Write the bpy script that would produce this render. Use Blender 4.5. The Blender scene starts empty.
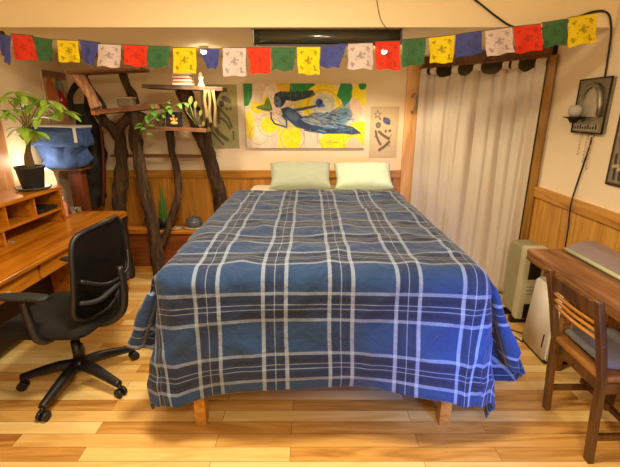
import bpy, bmesh, math, random
import numpy as np
from mathutils import Vector, Matrix, noise
random.seed(7); rng = np.random.default_rng(7)
PI = math.pi
scene = bpy.context.scene
col = scene.collection

# ------------------------------------------------------------------ camera
TH = math.radians(16.9); FPX = 400.0; EYE = 1.65
cd = bpy.data.cameras.new('camera'); cam = bpy.data.objects.new('camera', cd); col.objects.link(cam)
cam.location = (0, 0, EYE); cam.rotation_euler = (PI/2 - TH, 0, 0)
cd.sensor_width = 36; cd.lens = FPX/620*36; cd.clip_start = .05
scene.camera = cam
CT, ST = math.cos(TH), math.sin(TH)
def ray(u, v): X, V = u-310, v-233.5; return (X, FPX*CT-V*ST, -(FPX*ST+V*CT))
def atY(u, v, Y): r = ray(u, v); t = Y/r[1]; return Vector((r[0]*t, Y, EYE+r[2]*t))
def atz(u, v, z): r = ray(u, v); t = (z-EYE)/r[2]; return Vector((r[0]*t, r[1]*t, z))
def atX(u, v, x): r = ray(u, v); t = x/r[0]; return Vector((x, r[1]*t, EYE+r[2]*t))

# ------------------------------------------------------------------ materials
def lin(c):
    if isinstance(c, str): c = [int(c[i:i+2], 16) for i in (0, 2, 4)]
    c = [x/255 for x in c]
    return tuple(x/12.92 if x <= .04045 else ((x+.055)/1.055)**2.4 for x in c) + (1,)
class NT:
    def __init__(s, name):
        s.m = bpy.data.materials.new(name); s.m.use_nodes = True
        s.t = s.m.node_tree; s.b = s.t.nodes['Principled BSDF']; s.out = s.t.nodes['Material Output']
    def n(s, typ, **k):
        nd = s.t.nodes.new(typ)
        for a, b in k.items():
            if a.startswith('i_'):
                key = a[2:]; key = int(key) if key.isdigit() else key.replace('_', ' ')
                nd.inputs[key].default_value = b
            else: setattr(nd, a, b)
        return nd
    def l(s, a, b): s.t.links.new(a, b)
    def coords(s, kind='Object', scale=(1, 1, 1), rot=(0, 0, 0)):
        tc = s.n('ShaderNodeTexCoord'); mp = s.n('ShaderNodeMapping')
        mp.inputs['Scale'].default_value = scale; mp.inputs['Rotation'].default_value = rot
        s.l(tc.outputs[kind], mp.inputs[0]); return mp.outputs[0]
    def ramp(s, fac, stops):
        r = s.n('ShaderNodeValToRGB'); cr = r.color_ramp
        while len(cr.elements) < len(stops): cr.elements.new(.5)
        for e, (p, c) in zip(cr.elements, stops): e.position = p; e.color = lin(c) if not isinstance(c, float) else (c, c, c, 1)
        s.l(fac, r.inputs[0]); return r.outputs[0]
    def bump(s, h, strength=.2, dist=.01):
        b = s.n('ShaderNodeBump'); b.inputs['Strength'].default_value = strength; b.inputs['Distance'].default_value = dist
        s.l(h, b.inputs['Height']); s.l(b.outputs[0], s.b.inputs['Normal'])
def plain(name, c, rough=.5, metal=0, var=.12, scale=30, bump=0, sheen=0, spec=None, emit=None, coat=0, trans=0, alpha=1):
    m = NT(name); base = lin(c)
    tx = m.n('ShaderNodeTexNoise'); tx.inputs['Scale'].default_value = scale; tx.inputs['Detail'].default_value = 4
    m.l(m.coords(), tx.inputs[0])
    mx = m.n('ShaderNodeMix', data_type='RGBA')
    mx.inputs[6].default_value = tuple(x*(1-var) for x in base[:3])+(1,); mx.inputs[7].default_value = tuple(min(1, x*(1+var)) for x in base[:3])+(1,)
    m.l(tx.outputs[0], mx.inputs[0]); m.l(mx.outputs[2], m.b.inputs['Base Color'])
    m.b.inputs['Roughness'].default_value = rough; m.b.inputs['Metallic'].default_value = metal
    if sheen: m.b.inputs['Sheen Weight'].default_value = sheen
    if spec is not None: m.b.inputs['Specular IOR Level'].default_value = spec
    if coat: m.b.inputs['Coat Weight'].default_value = coat
    if trans: m.b.inputs['Transmission Weight'].default_value = trans
    if alpha < 1: m.b.inputs['Alpha'].default_value = alpha
    if emit: m.b.inputs['Emission Color'].default_value = base; m.b.inputs['Emission Strength'].default_value = emit
    if bump: m.bump(tx.outputs[0], bump)
    return m.m
def wood(name, dark, mid, light, axis='z', scale=1, rough=.4, bump=.08, coat=0):
    m = NT(name); sc = {'x': (1.2, 14, 14), 'y': (14, 1.2, 14), 'z': (14, 14, 1.2)}[axis]
    sc = tuple(q*scale for q in sc)
    v = m.coords('Object', sc)
    n1 = m.n('ShaderNodeTexNoise'); n1.inputs['Scale'].default_value = 1.6; n1.inputs['Detail'].default_value = 8; n1.inputs['Distortion'].default_value = .8
    m.l(v, n1.inputs[0])
    m.l(m.ramp(n1.outputs[0], [(.3, dark), (.5, mid), (.7, light)]), m.b.inputs['Base Color'])
    m.b.inputs['Roughness'].default_value = rough
    if coat: m.b.inputs['Coat Weight'].default_value = coat; m.b.inputs['Coat Roughness'].default_value = .15
    m.bump(n1.outputs[0], bump); return m.m
def vcol(name, rough=.7):
    m = NT(name); a = m.n('ShaderNodeVertexColor', layer_name='Col'); m.l(a.outputs[0], m.b.inputs['Base Color'])
    tx = m.n('ShaderNodeTexNoise'); tx.inputs['Scale'].default_value = 300; m.l(m.coords(), tx.inputs[0]); m.bump(tx.outputs[0], .15, .001)
    m.b.inputs['Roughness'].default_value = rough; return m.m

M = {}
M['wall'] = plain('cream_plaster', 'EFDCBC', .85, var=.03, scale=6, bump=.05)
M['beam'] = plain('warm_cream_paint', 'F0DFB8', .8, var=.02, scale=5, bump=.04)
M['pine'] = wood('pine_board', 'C98A48', 'E0A868', 'EDC088', 'z', 1, .45)
M['pine_x'] = wood('pine_rail', '946018', 'B47C2A', 'C48E3A', 'x', 1, .4)
M['pine_y'] = wood('pine_rail_y', '9C6424', 'BC8438', 'CC9848', 'y', 1, .4)
M['ledge_dark'] = wood('dark_ledge_front', '5A2C10', '7A3E16', '8E4C1E', 'x', 1, .5)
M['oak'] = wood('golden_oak', '8E500A', 'B87018', 'CE8828', 'y', .8, .28, .03, coat=.4)
M['oak_z'] = wood('golden_oak_panel', '8A4C0A', 'B06A14', 'C47C20', 'y', .8, .35, .03, coat=.3)
M['frame_brown'] = wood('brown_casing', '4A2C10', '6E4418', '80521E', 'z', 1, .5)
M['closet'] = plain('closet_dark', '8A7A48', .9)
M['bark'] = wood('dark_bark', '20140C', '3E2C1C', '5C4430', 'z', 1.8, .9, .9)
M['bark_pale'] = wood('pale_birch_wood', 'A87058', 'E8B898', 'F8D8BC', 'z', 1.2, .8, .5)
M['shelf_wood'] = wood('rustic_shelf_wood', '5A3422', '86583C', 'A07858', 'x', 1, .7, .4)
M['shelf_dark'] = wood('weathered_dark_shelf', '3E2A1C', '5E4430', '705440', 'x', 1, .8, .5)
M['table_wood'] = wood('worn_table_top', '5A3420', '86583A', 'A67C5C', 'y', .7, .32, .05, coat=.2)
M['table_side'] = wood('table_edge', '5A3618', '84562A', 'A0703C', 'y', .8, .5)
M['chair_wood'] = wood('walnut_chair', '382008', '573610', '6C4818', 'z', 1, .4, .05, coat=.2)
M['slat_wood'] = wood('honey_slat', '8A5418', 'B07428', 'C88C3C', 'y', 1, .4)
M['black_plastic'] = plain('black_plastic', '16161C', .45, var=.1)
M['black_mesh'] = plain('black_mesh', '0C0C10', .9, alpha=.88, spec=.1)
M['black_fabric'] = plain('black_fabric', '100E10', .95, var=.3, scale=200, bump=.2)
M['arm_pad'] = plain('grey_arm_pad', '1E2128', .6)
M['black_leather'] = plain('black_leather', '0C0A0A', .75, var=.4, scale=18, bump=1.0)
M['black_gloss'] = plain('black_gloss', '34342A', .25, var=.05, coat=.6)
M['steel'] = plain('steel', '9A9890', .3, metal=1)
M['pewter'] = plain('pewter', '8C8878', .38, metal=.85, var=.3, scale=40, bump=.4)
M['mirror'] = plain('mirror_glass', 'B8B4A4', .25, metal=.5, var=.1)
M['cable'] = plain('black_cable', '1C1410', .5)
M['curtain'] = plain('white_curtain', 'CFC2B4', .95, var=.03, scale=120, bump=.1, sheen=.3)
M['pillow_sage'] = plain('sage_pillow_cotton', 'A2AA98', .95, var=.05, scale=60, bump=.1, sheen=.2)
M['pillow_mint'] = plain('mint_pillow_cotton', 'BED0BA', .95, var=.05, scale=60, bump=.1, sheen=.2)
M['mattress'] = plain('mattress_ticking', 'D8D0C0', .9)
M['denim'] = plain('blue_denim', '38548E', .95, var=.3, scale=60, bump=.3)
M['denim_in'] = plain('pale_liner', 'D4D8E4', .9)
M['plant_pot'] = plain('black_plant_pot', '23262C', .5)
M['soil'] = plain('potting_soil', '2A1C12', 1, var=.5, scale=90, bump=.8)
M['leaf'] = plain('bright_leaf', 'A4D050', .45, var=.35, scale=12, trans=0)
M['leaf_mid'] = plain('pothos_leaf', '5C8C34', .5, var=.4, scale=14)
M['leaf_dark'] = plain('deep_leaf', '4A7A2A', .5, var=.35, scale=12)
M['leaf_var'] = plain('variegated_leaf', 'A8B060', .5, var=.5, scale=50)
M['stem'] = plain('plant_stem', '6A5A34', .8, bump=.3)
M['vine'] = plain('green_vine', '7C8A48', .7)
M['saucer'] = plain('grey_saucer', '4A4A44', .4)
M['ceramic_w'] = plain('white_ceramic', 'E8E0D0', .3)
M['ceramic_b'] = plain('slate_ceramic', '56606A', .3, var=.2)
M['plate'] = plain('cream_plate', 'B8A888', .4)
M['stone_grey'] = plain('grey_stoneware', '7A6E60', .7, bump=.4)
M['heater'] = plain('cream_enamel', 'A8A07C', .45, var=.03)
M['heater_face'] = plain('cream_panel', 'C0B898', .45, var=.03)
M['appliance'] = plain('white_appliance', 'D8CEC0', .4, var=.03)
M['dark_panel'] = plain('dark_panel', '1E1A16', .3)
M['gold'] = plain('gold_paint', 'E8BC68', .5, var=.1)
M['yellow_book'] = plain('kraft_boxes', 'C87E3C', .7, var=.1)
M['pink_book'] = plain('peach_box', 'C89070', .7)
M['white_fig'] = plain('white_figurine', 'E4D8C0', .5)
M['ribbon'] = plain('beige_ribbon', '86744C', .95)
M['red_cloth'] = plain('red_cloth', 'B02830', .9, var=.2)
M['bulb'] = plain('lit_bulb', 'FFE8C0', .4, emit=60)
M['glass'] = plain('clear_glass', 'F0F0EC', .05, trans=.9)
M['binder'] = plain('mauve_cover', '8C7C84', .35, var=.06, coat=.2)
M['binder_edge'] = plain('pale_green_edge', 'B4BC98', .6)
M['cushion'] = plain('grey_cushion', '6A6664', .95, bump=.3)
M['peach_bottle'] = plain('pink_bottle', 'D8887C', .4)
M['brown_stand'] = wood('red_brown_stand', '3E1C0C', '5E2C12', '74381A', 'z', 1, .5)
M['pure_black'] = plain('black_card', '0C0C0E', .6)

def floor_mat():
    m = NT('hickory_planks')
    v = m.coords('Object', (1, 1, 1))
    br = m.n('ShaderNodeTexBrick', offset=.37, offset_frequency=2, squash=1)
    br.inputs['Scale'].default_value = 1; br.inputs['Brick Width'].default_value = 1.05; br.inputs['Row Height'].default_value = .088
    br.inputs['Mortar Size'].default_value = .0012; br.inputs['Mortar Smooth'].default_value = .1
    br.inputs['Color1'].default_value = (0, 0, 0, 1); br.inputs['Color2'].default_value = (1, 1, 1, 1); br.inputs['Mortar'].default_value = (.5, .5, .5, 1)
    m.l(v, br.inputs[0])
    # per plank offset for the grain
    sep = m.n('ShaderNodeVectorMath', operation='MULTIPLY'); m.l(br.outputs[0], sep.inputs[0]); sep.inputs[1].default_value = (7, 3, 11)
    add = m.n('ShaderNodeVectorMath', operation='ADD'); m.l(v, add.inputs[0]); m.l(sep.outputs[0], add.inputs[1])
    mp = m.n('ShaderNodeMapping'); mp.inputs['Scale'].default_value = (1.1, 11, 1); m.l(add.outputs[0], mp.inputs[0])
    n1 = m.n('ShaderNodeTexNoise'); n1.inputs['Scale'].default_value = 1.4; n1.inputs['Detail'].default_value = 7; n1.inputs['Distortion'].default_value = 1.6; m.l(mp.outputs[0], n1.inputs[0])
    mix = m.n('ShaderNodeMix', data_type='FLOAT'); mix.inputs[0].default_value = .46
    m.l(n1.outputs[0], mix.inputs[2]); m.l(br.outputs[0], mix.inputs[3])
    c = m.ramp(mix.outputs[0], [(.2, '9A682C'), (.34, 'C8944C'), (.5, 'DCB068'), (.7, 'EACB8C')])
    mx = m.n('ShaderNodeMix', data_type='RGBA'); m.l(br.outputs[1], mx.inputs[0]); m.l(c, mx.inputs[6]); mx.inputs[7].default_value = lin('6A3E18')
    m.l(mx.outputs[2], m.b.inputs['Base Color']); m.b.inputs['Roughness'].default_value = .3
    m.bump(br.outputs[1], -.15, .002); return m.m
M['floor'] = floor_mat()

def flag_mat(name, c, ink):
    m = NT(name)
    tc = m.n('ShaderNodeTexCoord'); uv = tc.outputs['UV']
    # printed ink: a blotchy centre motif, four corner marks and faint rows of marks
    vo = m.n('ShaderNodeTexNoise'); vo.inputs['Scale'].default_value = 11; vo.inputs['Detail'].default_value = 2; m.l(uv, vo.inputs[0])
    def dist(p):
        d = m.n('ShaderNodeVectorMath', operation='DISTANCE'); m.l(uv, d.inputs[0]); d.inputs[1].default_value = p; return d.outputs['Value']
    tot = None
    for p, r in (((.5, .52, 0), .17), ((.2, .8, 0), .09), ((.8, .8, 0), .09), ((.2, .22, 0), .09), ((.8, .22, 0), .09)):
        q = m.ramp(dist(p), [(0, .30), (r, .10), (r*1.35, 0.0)])
        if tot is None: tot = q
        else: ad = m.n('ShaderNodeMath', operation='MAXIMUM'); m.l(tot, ad.inputs[0]); m.l(q, ad.inputs[1]); tot = ad.outputs[0]
    ad = m.n('ShaderNodeMath', operation='ADD'); m.l(vo.outputs[0], ad.inputs[0]); m.l(tot, ad.inputs[1])
    msk = m.ramp(ad.outputs[0], [(.60, 0.0), (.68, ink)])
    mx = m.n('ShaderNodeMix', data_type='RGBA'); m.l(msk, mx.inputs[0]); b = lin(c); mx.inputs[6].default_value = b
    mx.inputs[7].default_value = tuple(x*.22 for x in b[:3])+(1,)
    m.l(mx.outputs[2], m.b.inputs['Base Color']); m.b.inputs['Roughness'].default_value = .9
    tr = m.n('ShaderNodeBsdfTranslucent'); m.l(mx.outputs[2], tr.inputs[0])
    tp = m.n('ShaderNodeBsdfTransparent')
    a = m.n('ShaderNodeMixShader', i_0=.35); m.l(m.b.outputs[0], a.inputs[1]); m.l(tr.outputs[0], a.inputs[2])
    b2 = m.n('ShaderNodeMixShader', i_0=.05); m.l(a.outputs[0], b2.inputs[1]); m.l(tp.outputs[0], b2.inputs[2])
    m.l(b2.outputs[0], m.out.inputs[0]); return m.m
FLAG = {'blue': flag_mat('blue_flag_cloth', '4450A4', .3), 'white': flag_mat('white_flag_cloth', 'E0D0D4', .6),
        'red': flag_mat('red_flag_cloth', 'E8381C', .4), 'green': flag_mat('green_flag_cloth', '3A7048', .35), 'yellow': flag_mat('yellow_flag_cloth', 'F6DE0C', .7)}

def plaid_mat():
    m = NT('blue_plaid_cotton')
    tc = m.n('ShaderNodeTexCoord'); sp = m.n('ShaderNodeSeparateXYZ'); m.l(tc.outputs['UV'], sp.inputs[0])
    def wrap(sock, c, P):      # signed distance to the nearest group centre
        a = m.n('ShaderNodeMath', operation='SUBTRACT'); m.l(sock, a.inputs[0]); a.inputs[1].default_value = c
        w = m.n('ShaderNodeMath', operation='WRAP'); m.l(a.outputs[0], w.inputs[0]); w.inputs[1].default_value = P/2; w.inputs[2].default_value = -P/2
        return w.outputs[0]
    def line(sock, off, hw):   # 1 within hw of +-off
        ab = m.n('ShaderNodeMath', operation='ABSOLUTE'); m.l(sock, ab.inputs[0])
        s = m.n('ShaderNodeMath', operation='SUBTRACT'); m.l(ab.outputs[0], s.inputs[0]); s.inputs[1].default_value = off
        c = m.n('ShaderNodeMath', operation='COMPARE'); m.l(s.outputs[0], c.inputs[0]); c.inputs[1].default_value = 0; c.inputs[2].default_value = hw
        return c.outputs[0]
    def op(o, a, b):
        n = m.n('ShaderNodeMath', operation=o)
        for i, q in enumerate((a, b)):
            if isinstance(q, (int, float)): n.inputs[i].default_value = q
            else: m.l(q, n.inputs[i])
        return n.outputs[0]
    wx = wrap(sp.outputs[0], .086, .308); wy = wrap(sp.outputs[1], .09, .315)
    inx = line(wx, 0, .053); iny = line(wy, 0, .068)
    wh_x = op('MAXIMUM', op('MULTIPLY', line(wx, .053, .0088), .66), op('MULTIPLY', line(wx, 0, .0022), .55))
    wh_y = op('MAXIMUM', op('MULTIPLY', line(wy, .068, .0082), .52), op('MULTIPLY', line(wy, .012, .0022), .5))
    dk = op('MAXIMUM', op('MULTIPLY', inx, .45), op('MULTIPLY', iny, .72))
    dkb = op('MAXIMUM', op('MULTIPLY', line(wy, .034, .008), .9), op('MULTIPLY', line(wx, .03, .006), .6))
    dk = op('MAXIMUM', dk, dkb)
    wv = m.n('ShaderNodeTexNoise'); wv.inputs['Scale'].default_value = 120; m.l(tc.outputs['UV'], wv.inputs[0])
    base = m.n('ShaderNodeMix', data_type='RGBA'); m.l(dk, base.inputs[0]); base.inputs[6].default_value = lin('17345F'); base.inputs[7].default_value = lin('0C1230')
    wht = op('MINIMUM', op('ADD', wh_x, wh_y), 1.0)
    jit = op('MULTIPLY', wht, op('ADD', op('MULTIPLY', wv.outputs[0], .7), .5))
    c2 = m.n('ShaderNodeMix', data_type='RGBA'); m.l(jit, c2.inputs[0]); m.l(base.outputs[2], c2.inputs[6]); c2.inputs[7].default_value = lin('8E9CB8')
    m.l(c2.outputs[2], m.b.inputs['Base Color']); m.b.inputs['Roughness'].default_value = .8; m.b.inputs['Specular IOR Level'].default_value = .3
    m.b.inputs['Sheen Weight'].default_value = .16; m.b.inputs['Sheen Roughness'].default_value = .5
    n2 = m.n('ShaderNodeTexNoise'); n2.inputs['Scale'].default_value = 14; n2.inputs['Detail'].default_value = 5; n2.inputs['Distortion'].default_value = .6; m.l(tc.outputs['UV'], n2.inputs[0])
    m.bump(n2.outputs[0], .7, .025); return m.m
M['plaid'] = plaid_mat()

# ------------------------------------------------------------------ mesh builder
class MB:
    def __init__(s): s.bm = bmesh.new(); s.uv = s.bm.loops.layers.uv.new('UVMap')
    def box(s, lo, hi, bev=0, mat=None):
        lo, hi = Vector(lo), Vector(hi); c = (lo+hi)/2; d = hi-lo
        t = bmesh.new(); bmesh.ops.create_cube(t, size=1)
        for v in t.verts: v.co = Vector((v.co.x*d.x, v.co.y*d.y, v.co.z*d.z))
        if bev: bmesh.ops.bevel(t, geom=t.edges[:], offset=bev, segments=2, affect='EDGES', profile=.6)
        s._merge(t, Matrix.Translation(c) if mat is None else Matrix.Translation(c) @ mat); return s
    def obox(s, c, d, m3, bev=0):      # box with size d centred on c, rotated by matrix m3
        t = bmesh.new(); bmesh.ops.create_cube(t, size=1)
        for v in t.verts: v.co = Vector((v.co.x*d[0], v.co.y*d[1], v.co.z*d[2]))
        if bev: bmesh.ops.bevel(t, geom=t.edges[:], offset=bev, segments=2, affect='EDGES', profile=.6)
        s._merge(t, Matrix.Translation(Vector(c)) @ m3.to_4x4()); return s
    def bar(s, a, b, w, h, bev=0, up=(0, 0, 1)):
        a, b = Vector(a), Vector(b); z = (b-a).normalized(); x = Vector(up).cross(z)
        if x.length < 1e-3: x = Vector((1, 0, 0)).cross(z)
        x.normalize(); y = z.cross(x); m = Matrix((x, y, z)).transposed()
        return s.obox((a+b)/2, (w, h, (b-a).length), m, bev)
    def _merge(s, t, M4=None):
        if M4 is not None: bmesh.ops.transform(t, matrix=M4, verts=t.verts)
        me = bpy.data.meshes.new('tmp'); t.to_mesh(me); t.free(); s.bm.from_mesh(me); bpy.data.meshes.remove(me)
    def tube(s, pts, r, seg=10, caps=True, smooth_n=0, rough=0):
        pts = [Vector(p) for p in pts]
        rs = list(r) if isinstance(r, (list, tuple)) else [r]*len(pts)
        if smooth_n:
            P, R = [], []
            n = len(pts)
            for i in range(n-1):
                p0, p1, p2, p3 = pts[max(i-1, 0)], pts[i], pts[i+1], pts[min(i+2, n-1)]
                for k in range(smooth_n):
                    t = k/smooth_n
                    P.append(.5*((2*p1)+(p2-p0)*t+(2*p0-5*p1+4*p2-p3)*t*t+(3*p1-p0-3*p2+p3)*t**3)); R.append(rs[i]*(1-t)+rs[i+1]*t)
            P.append(pts[-1]); R.append(rs[-1]); pts, rs = P, R
        rings = []; prev = None
        for i, p in enumerate(pts):
            d = (pts[min(i+1, len(pts)-1)]-pts[max(i-1, 0)]).normalized()
            if prev is None:
                x = d.cross(Vector((0, 0, 1)));
                if x.length < .05: x = d.cross(Vector((0, 1, 0)))
            else: x = prev-d*prev.dot(d)
            x.normalize(); prev = x; y = d.cross(x); ring = []
            for k in range(seg):
                a = 2*PI*k/seg; q = rs[i]
                if rough: q *= 1+rough*noise.noise(Vector((p.x*9+math.cos(a)*1.3, p.y*9+math.sin(a)*1.3, p.z*9)))
                ring.append(s.bm.verts.new(p+x*math.cos(a)*q+y*math.sin(a)*q))
            rings.append(ring)
        for a, b in zip(rings, rings[1:]):
            for k in range(seg): f = s.bm.faces.new((a[k], a[(k+1) % seg], b[(k+1) % seg], b[k])); f.smooth = True
        if caps: s.bm.faces.new(rings[0][::-1]); s.bm.faces.new(rings[-1])
        return s
    def lathe(s, c, prof, seg=28, axis=None):  # prof: (r, z)
        c = Vector(c); rings = []
        for r, z in prof: rings.append([s.bm.verts.new(c+Vector((r*math.cos(2*PI*k/seg), r*math.sin(2*PI*k/seg), z))) for k in range(seg)])
        for a, b in zip(rings, rings[1:]):
            for k in range(seg): f = s.bm.faces.new((a[k], a[(k+1) % seg], b[(k+1) % seg], b[k])); f.smooth = True
        s.bm.faces.new(rings[0][::-1]); s.bm.faces.new(rings[-1]); return s
    def grid(s, fn, nu, nv, smooth=True):
        V = [[s.bm.verts.new(fn(i/nu, j/nv)) for i in range(nu+1)] for j in range(nv+1)]
        for j in range(nv):
            for i in range(nu):
                f = s.bm.faces.new((V[j][i], V[j][i+1], V[j+1][i+1], V[j+1][i])); f.smooth = smooth
                for lp, (a, b) in zip(f.loops, ((i, j), (i+1, j), (i+1, j+1), (i, j+1))): lp[s.uv].uv = (a/nu, b/nv)
        return s
    def prism(s, pts, n, th):   # polygon pts extruded along vector n*th
        n = Vector(n).normalized()*th; a = [s.bm.verts.new(Vector(p)) for p in pts]; b = [s.bm.verts.new(Vector(p)+n) for p in pts]
        s.bm.faces.new(a); s.bm.faces.new(b[::-1])
        k = len(a)
        for i in range(k): s.bm.faces.new((a[i], b[i], b[(i+1) % k], a[(i+1) % k]))
        return s
    def blob(s, c, r, sub=2, amp=0, fr=3, squash=(1, 1, 1)):
        t = bmesh.new(); bmesh.ops.create_icosphere(t, subdivisions=sub, radius=1)
        for v in t.verts:
            q = 1+amp*noise.noise(v.co*fr+Vector(c)*7); v.co = Vector((v.co.x*r*squash[0], v.co.y*r*squash[1], v.co.z*r*squash[2]))*q
        for f in t.faces: f.smooth = True
        s._merge(t, Matrix.Translation(Vector(c))); return s
    def leaf(s, base, tip, width, up=(0, 0, 1), droop=.15):
        base, tip = Vector(base), Vector(tip); d = tip-base; L = d.length; d.normalize(); x = d.cross(Vector(up))
        if x.length < .05: x = d.cross(Vector((1, .3, 0)))
        x.normalize(); n = x.cross(d); rows = []
        for k in range(6):
            t = k/5; w = width*(math.sin(PI*min(1, t*.93+.04))**.8); c = base+d*L*t-Vector((0, 0, droop*L*t*t))
            rows.append([s.bm.verts.new(c-x*w/2+n*w*.18), s.bm.verts.new(c), s.bm.verts.new(c+x*w/2+n*w*.18)])
        for a, b in zip(rows, rows[1:]):
            for i in (0, 1): f = s.bm.faces.new((a[i], a[i+1], b[i+1], b[i])); f.smooth = True
        return s

def wm(o): return (wm(o.parent) if o.parent else Matrix()) @ Matrix.LocRotScale(o.location, o.rotation_euler, o.scale)
def link(name, mb, mat, parent=None, label=None, solid=0, smooth=None, recalc=True, world=True):
    bm = mb.bm
    if recalc: bmesh.ops.recalc_face_normals(bm, faces=bm.faces)
    if smooth is not None:
        for f in bm.faces: f.smooth = smooth
    me = bpy.data.meshes.new(name); o = bpy.data.objects.new(name, me); col.objects.link(o)
    if parent:
        if world: bmesh.ops.transform(bm, matrix=wm(parent).inverted(), verts=bm.verts)
        o.parent = parent
    else:
        xs = [v.co for v in bm.verts]
        lo = Vector([min(c[i] for c in xs) for i in range(3)]); hi = Vector([max(c[i] for c in xs) for i in range(3)])
        c = Vector(((lo.x+hi.x)/2, (lo.y+hi.y)/2, lo.z)); bmesh.ops.translate(bm, vec=-c, verts=bm.verts); o.location = c
    bm.to_mesh(me); bm.free(); me.materials.append(mat)
    if label: o['label'] = label
    if solid:
        md = o.modifiers.new('thickness', 'SOLIDIFY'); md.thickness = solid; md.offset = 0
    return o
def thing(name, label, cat, loc, rotz=0, group=None):
    o = bpy.data.objects.new(name, None); col.objects.link(o); o.empty_display_size = .05
    o.location = loc; o.rotation_euler = (0, 0, rotz); o['label'] = label; o['category'] = cat
    if group: o['group'] = group
    return o
def tag(o, label, cat, group=None):
    o['label'] = label; o['category'] = cat
    if group: o['group'] = group
    return o
def struct(name, mb, mat, parent=None):
    o = link(name, mb, mat, parent)
    if not parent: o['kind'] = 'structure'
    return o

# ------------------------------------------------------------------ painted surfaces (colours stored per vertex)
class Paint:
    def __init__(s, w, h, bg):
        s.w, s.h = w, h; s.yy, s.xx = np.mgrid[0:h, 0:w].astype(float); s.c = np.ones((h, w, 3))*np.array(lin(bg)[:3]); s.k = 1; s.ox = s.oy = 0
    def setmap(s, x0, y0, x1, y1): s.ox, s.oy = x0, y0; s.sx = (s.w-1)/(x1-x0); s.sy = (s.h-1)/(y1-y0); s.X = s.xx/s.sx+x0; s.Y = s.yy/s.sy+y0
    def mix(s, m, c, a=1): m = np.clip(m, 0, 1)[..., None]*a; s.c = s.c*(1-m)+np.array(lin(c)[:3])*m
    def ell(s, cx, cy, rx, ry, c, a=1, rot=0, ring=None, soft=.12):
        X, Y = s.X-cx, s.Y-cy; r = math.radians(rot); x, y = X*math.cos(r)+Y*math.sin(r), -X*math.sin(r)+Y*math.cos(r)
        d = np.hypot(x/rx, y/ry)
        m = (1-d)/soft+.5
        if ring: m = np.minimum(m, (d-ring)/soft+.5)
        s.mix(m, c, a)
    def poly(s, pts, c, a=1):
        ins = np.zeros_like(s.X, bool); n = len(pts)
        for i in range(n):
            x1, y1 = pts[i]; x2, y2 = pts[(i+1) % n]
            cond = ((y1 > s.Y) != (y2 > s.Y)); xi = (x2-x1)*(s.Y-y1)/((y2-y1) or 1e-9)+x1
            ins ^= cond & (s.X < xi)
        s.mix(ins.astype(float), c, a)
    def stroke(s, pts, w, c, a=1):
        d = np.full_like(s.X, 1e9)
        for (x1, y1), (x2, y2) in zip(pts, pts[1:]):
            L = (x2-x1)**2+(y2-y1)**2 or 1e-9; t = np.clip(((s.X-x1)*(x2-x1)+(s.Y-y1)*(y2-y1))/L, 0, 1)
            d = np.minimum(d, np.hypot(s.X-x1-t*(x2-x1), s.Y-y1-t*(y2-y1)))
        s.mix((w/2-d)/(.3*w)+.5, c, a)
    def blotch(s, amp, sc=.15):
        n = rng.random((int(s.h*sc)+3, int(s.w*sc)+3))
        iy, ix = s.yy*sc, s.xx*sc; y0, x0 = iy.astype(int), ix.astype(int); fy, fx = iy-y0, ix-x0
        v = n[y0, x0]*(1-fy)*(1-fx)+n[y0+1, x0]*fy*(1-fx)+n[y0, x0+1]*(1-fy)*fx+n[y0+1, x0+1]*fy*fx
        s.c = np.clip(s.c*(1+amp*(v-.5)[..., None]*2), 0, 1)
    def build(s, name, tl, tr, bl, mat, parent=None, thick=.012, side=None):
        tl, tr, bl = Vector(tl), Vector(tr), Vector(bl); ex, ey = (tr-tl)/(s.w-1), (bl-tl)/(s.h-1); n = ey.cross(ex).normalized()
        verts = [tl+ex*i+ey*j for j in range(s.h) for i in range(s.w)]
        faces = [(j*s.w+i, (j+1)*s.w+i, (j+1)*s.w+i+1, j*s.w+i+1) for j in range(s.h-1) for i in range(s.w-1)]
        k = len(verts); cs = [tl, tr, tr+(bl-tl), bl]
        verts += [c for c in cs]+[c-n*thick for c in cs]
        for i in range(4): faces.append((k+i, k+(i+1) % 4, k+4+(i+1) % 4, k+4+i))
        faces.append((k+4, k+5, k+6, k+7))
        c = (tl+tr+bl+(tr+bl-tl))/4; c.z = min(v.z for v in verts)
        inv = wm(parent).inverted() if parent else Matrix.Translation(-c)
        me = bpy.data.meshes.new(name); me.from_pydata([inv @ v for v in verts], [], faces)
        colr = np.ones((len(verts), 4)); colr[:s.w*s.h, :3] = s.c.reshape(-1, 3); colr[s.w*s.h:, :3] = np.array(lin(side or 'D8C8A8')[:3])
        at = me.color_attributes.new('Col', 'FLOAT_COLOR', 'POINT'); at.data.foreach_set('color', colr.ravel())
        me.materials.append(mat); o = bpy.data.objects.new(name, me); col.objects.link(o)
        if parent: o.parent = parent
        else: o.location = c
        return o
M['painted'] = vcol('painted_canvas', .6)

# ================================================================== THE ROOM
YB = 4.36; XL = -2.5; YBEAM = 2.84; ZS = 2.17; ZC = 2.62; YR = -1.6
def xr(y): return 1.96-(3.45-y)*.017
DL = Vector((1.14, 4.32, 0)); DR = Vector((1.93, 3.47, 0)); DD = (DR-DL).normalized(); DN = Vector((-DD.y, DD.x, 0))  # DN away from camera
if DN.y < 0: DN = -DN
struct('floor', MB().box((XL-.3, YR-.3, -.1), (2.6, 5.2, 0)), M['floor'])
struct('wall_back', MB().box((XL-.1, YB, 0), (1.14, YB+.1, ZC)), M['wall'])
struct('wall_left', MB().box((XL-.1, YR, 0), (XL, YB, ZC)), M['wall'])
struct('wall_right', MB().prism([(xr(YR), YR, 0), (xr(3.45), 3.45, 0), (xr(3.45)+.1, 3.45, 0), (xr(YR)+.2, YR, 0)], (0, 0, 1), ZC), M['wall'])
struct('wall_rear', MB().box((XL-.1, YR-.1, 0), (2.2, YR, ZC)), M['wall'])
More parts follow.
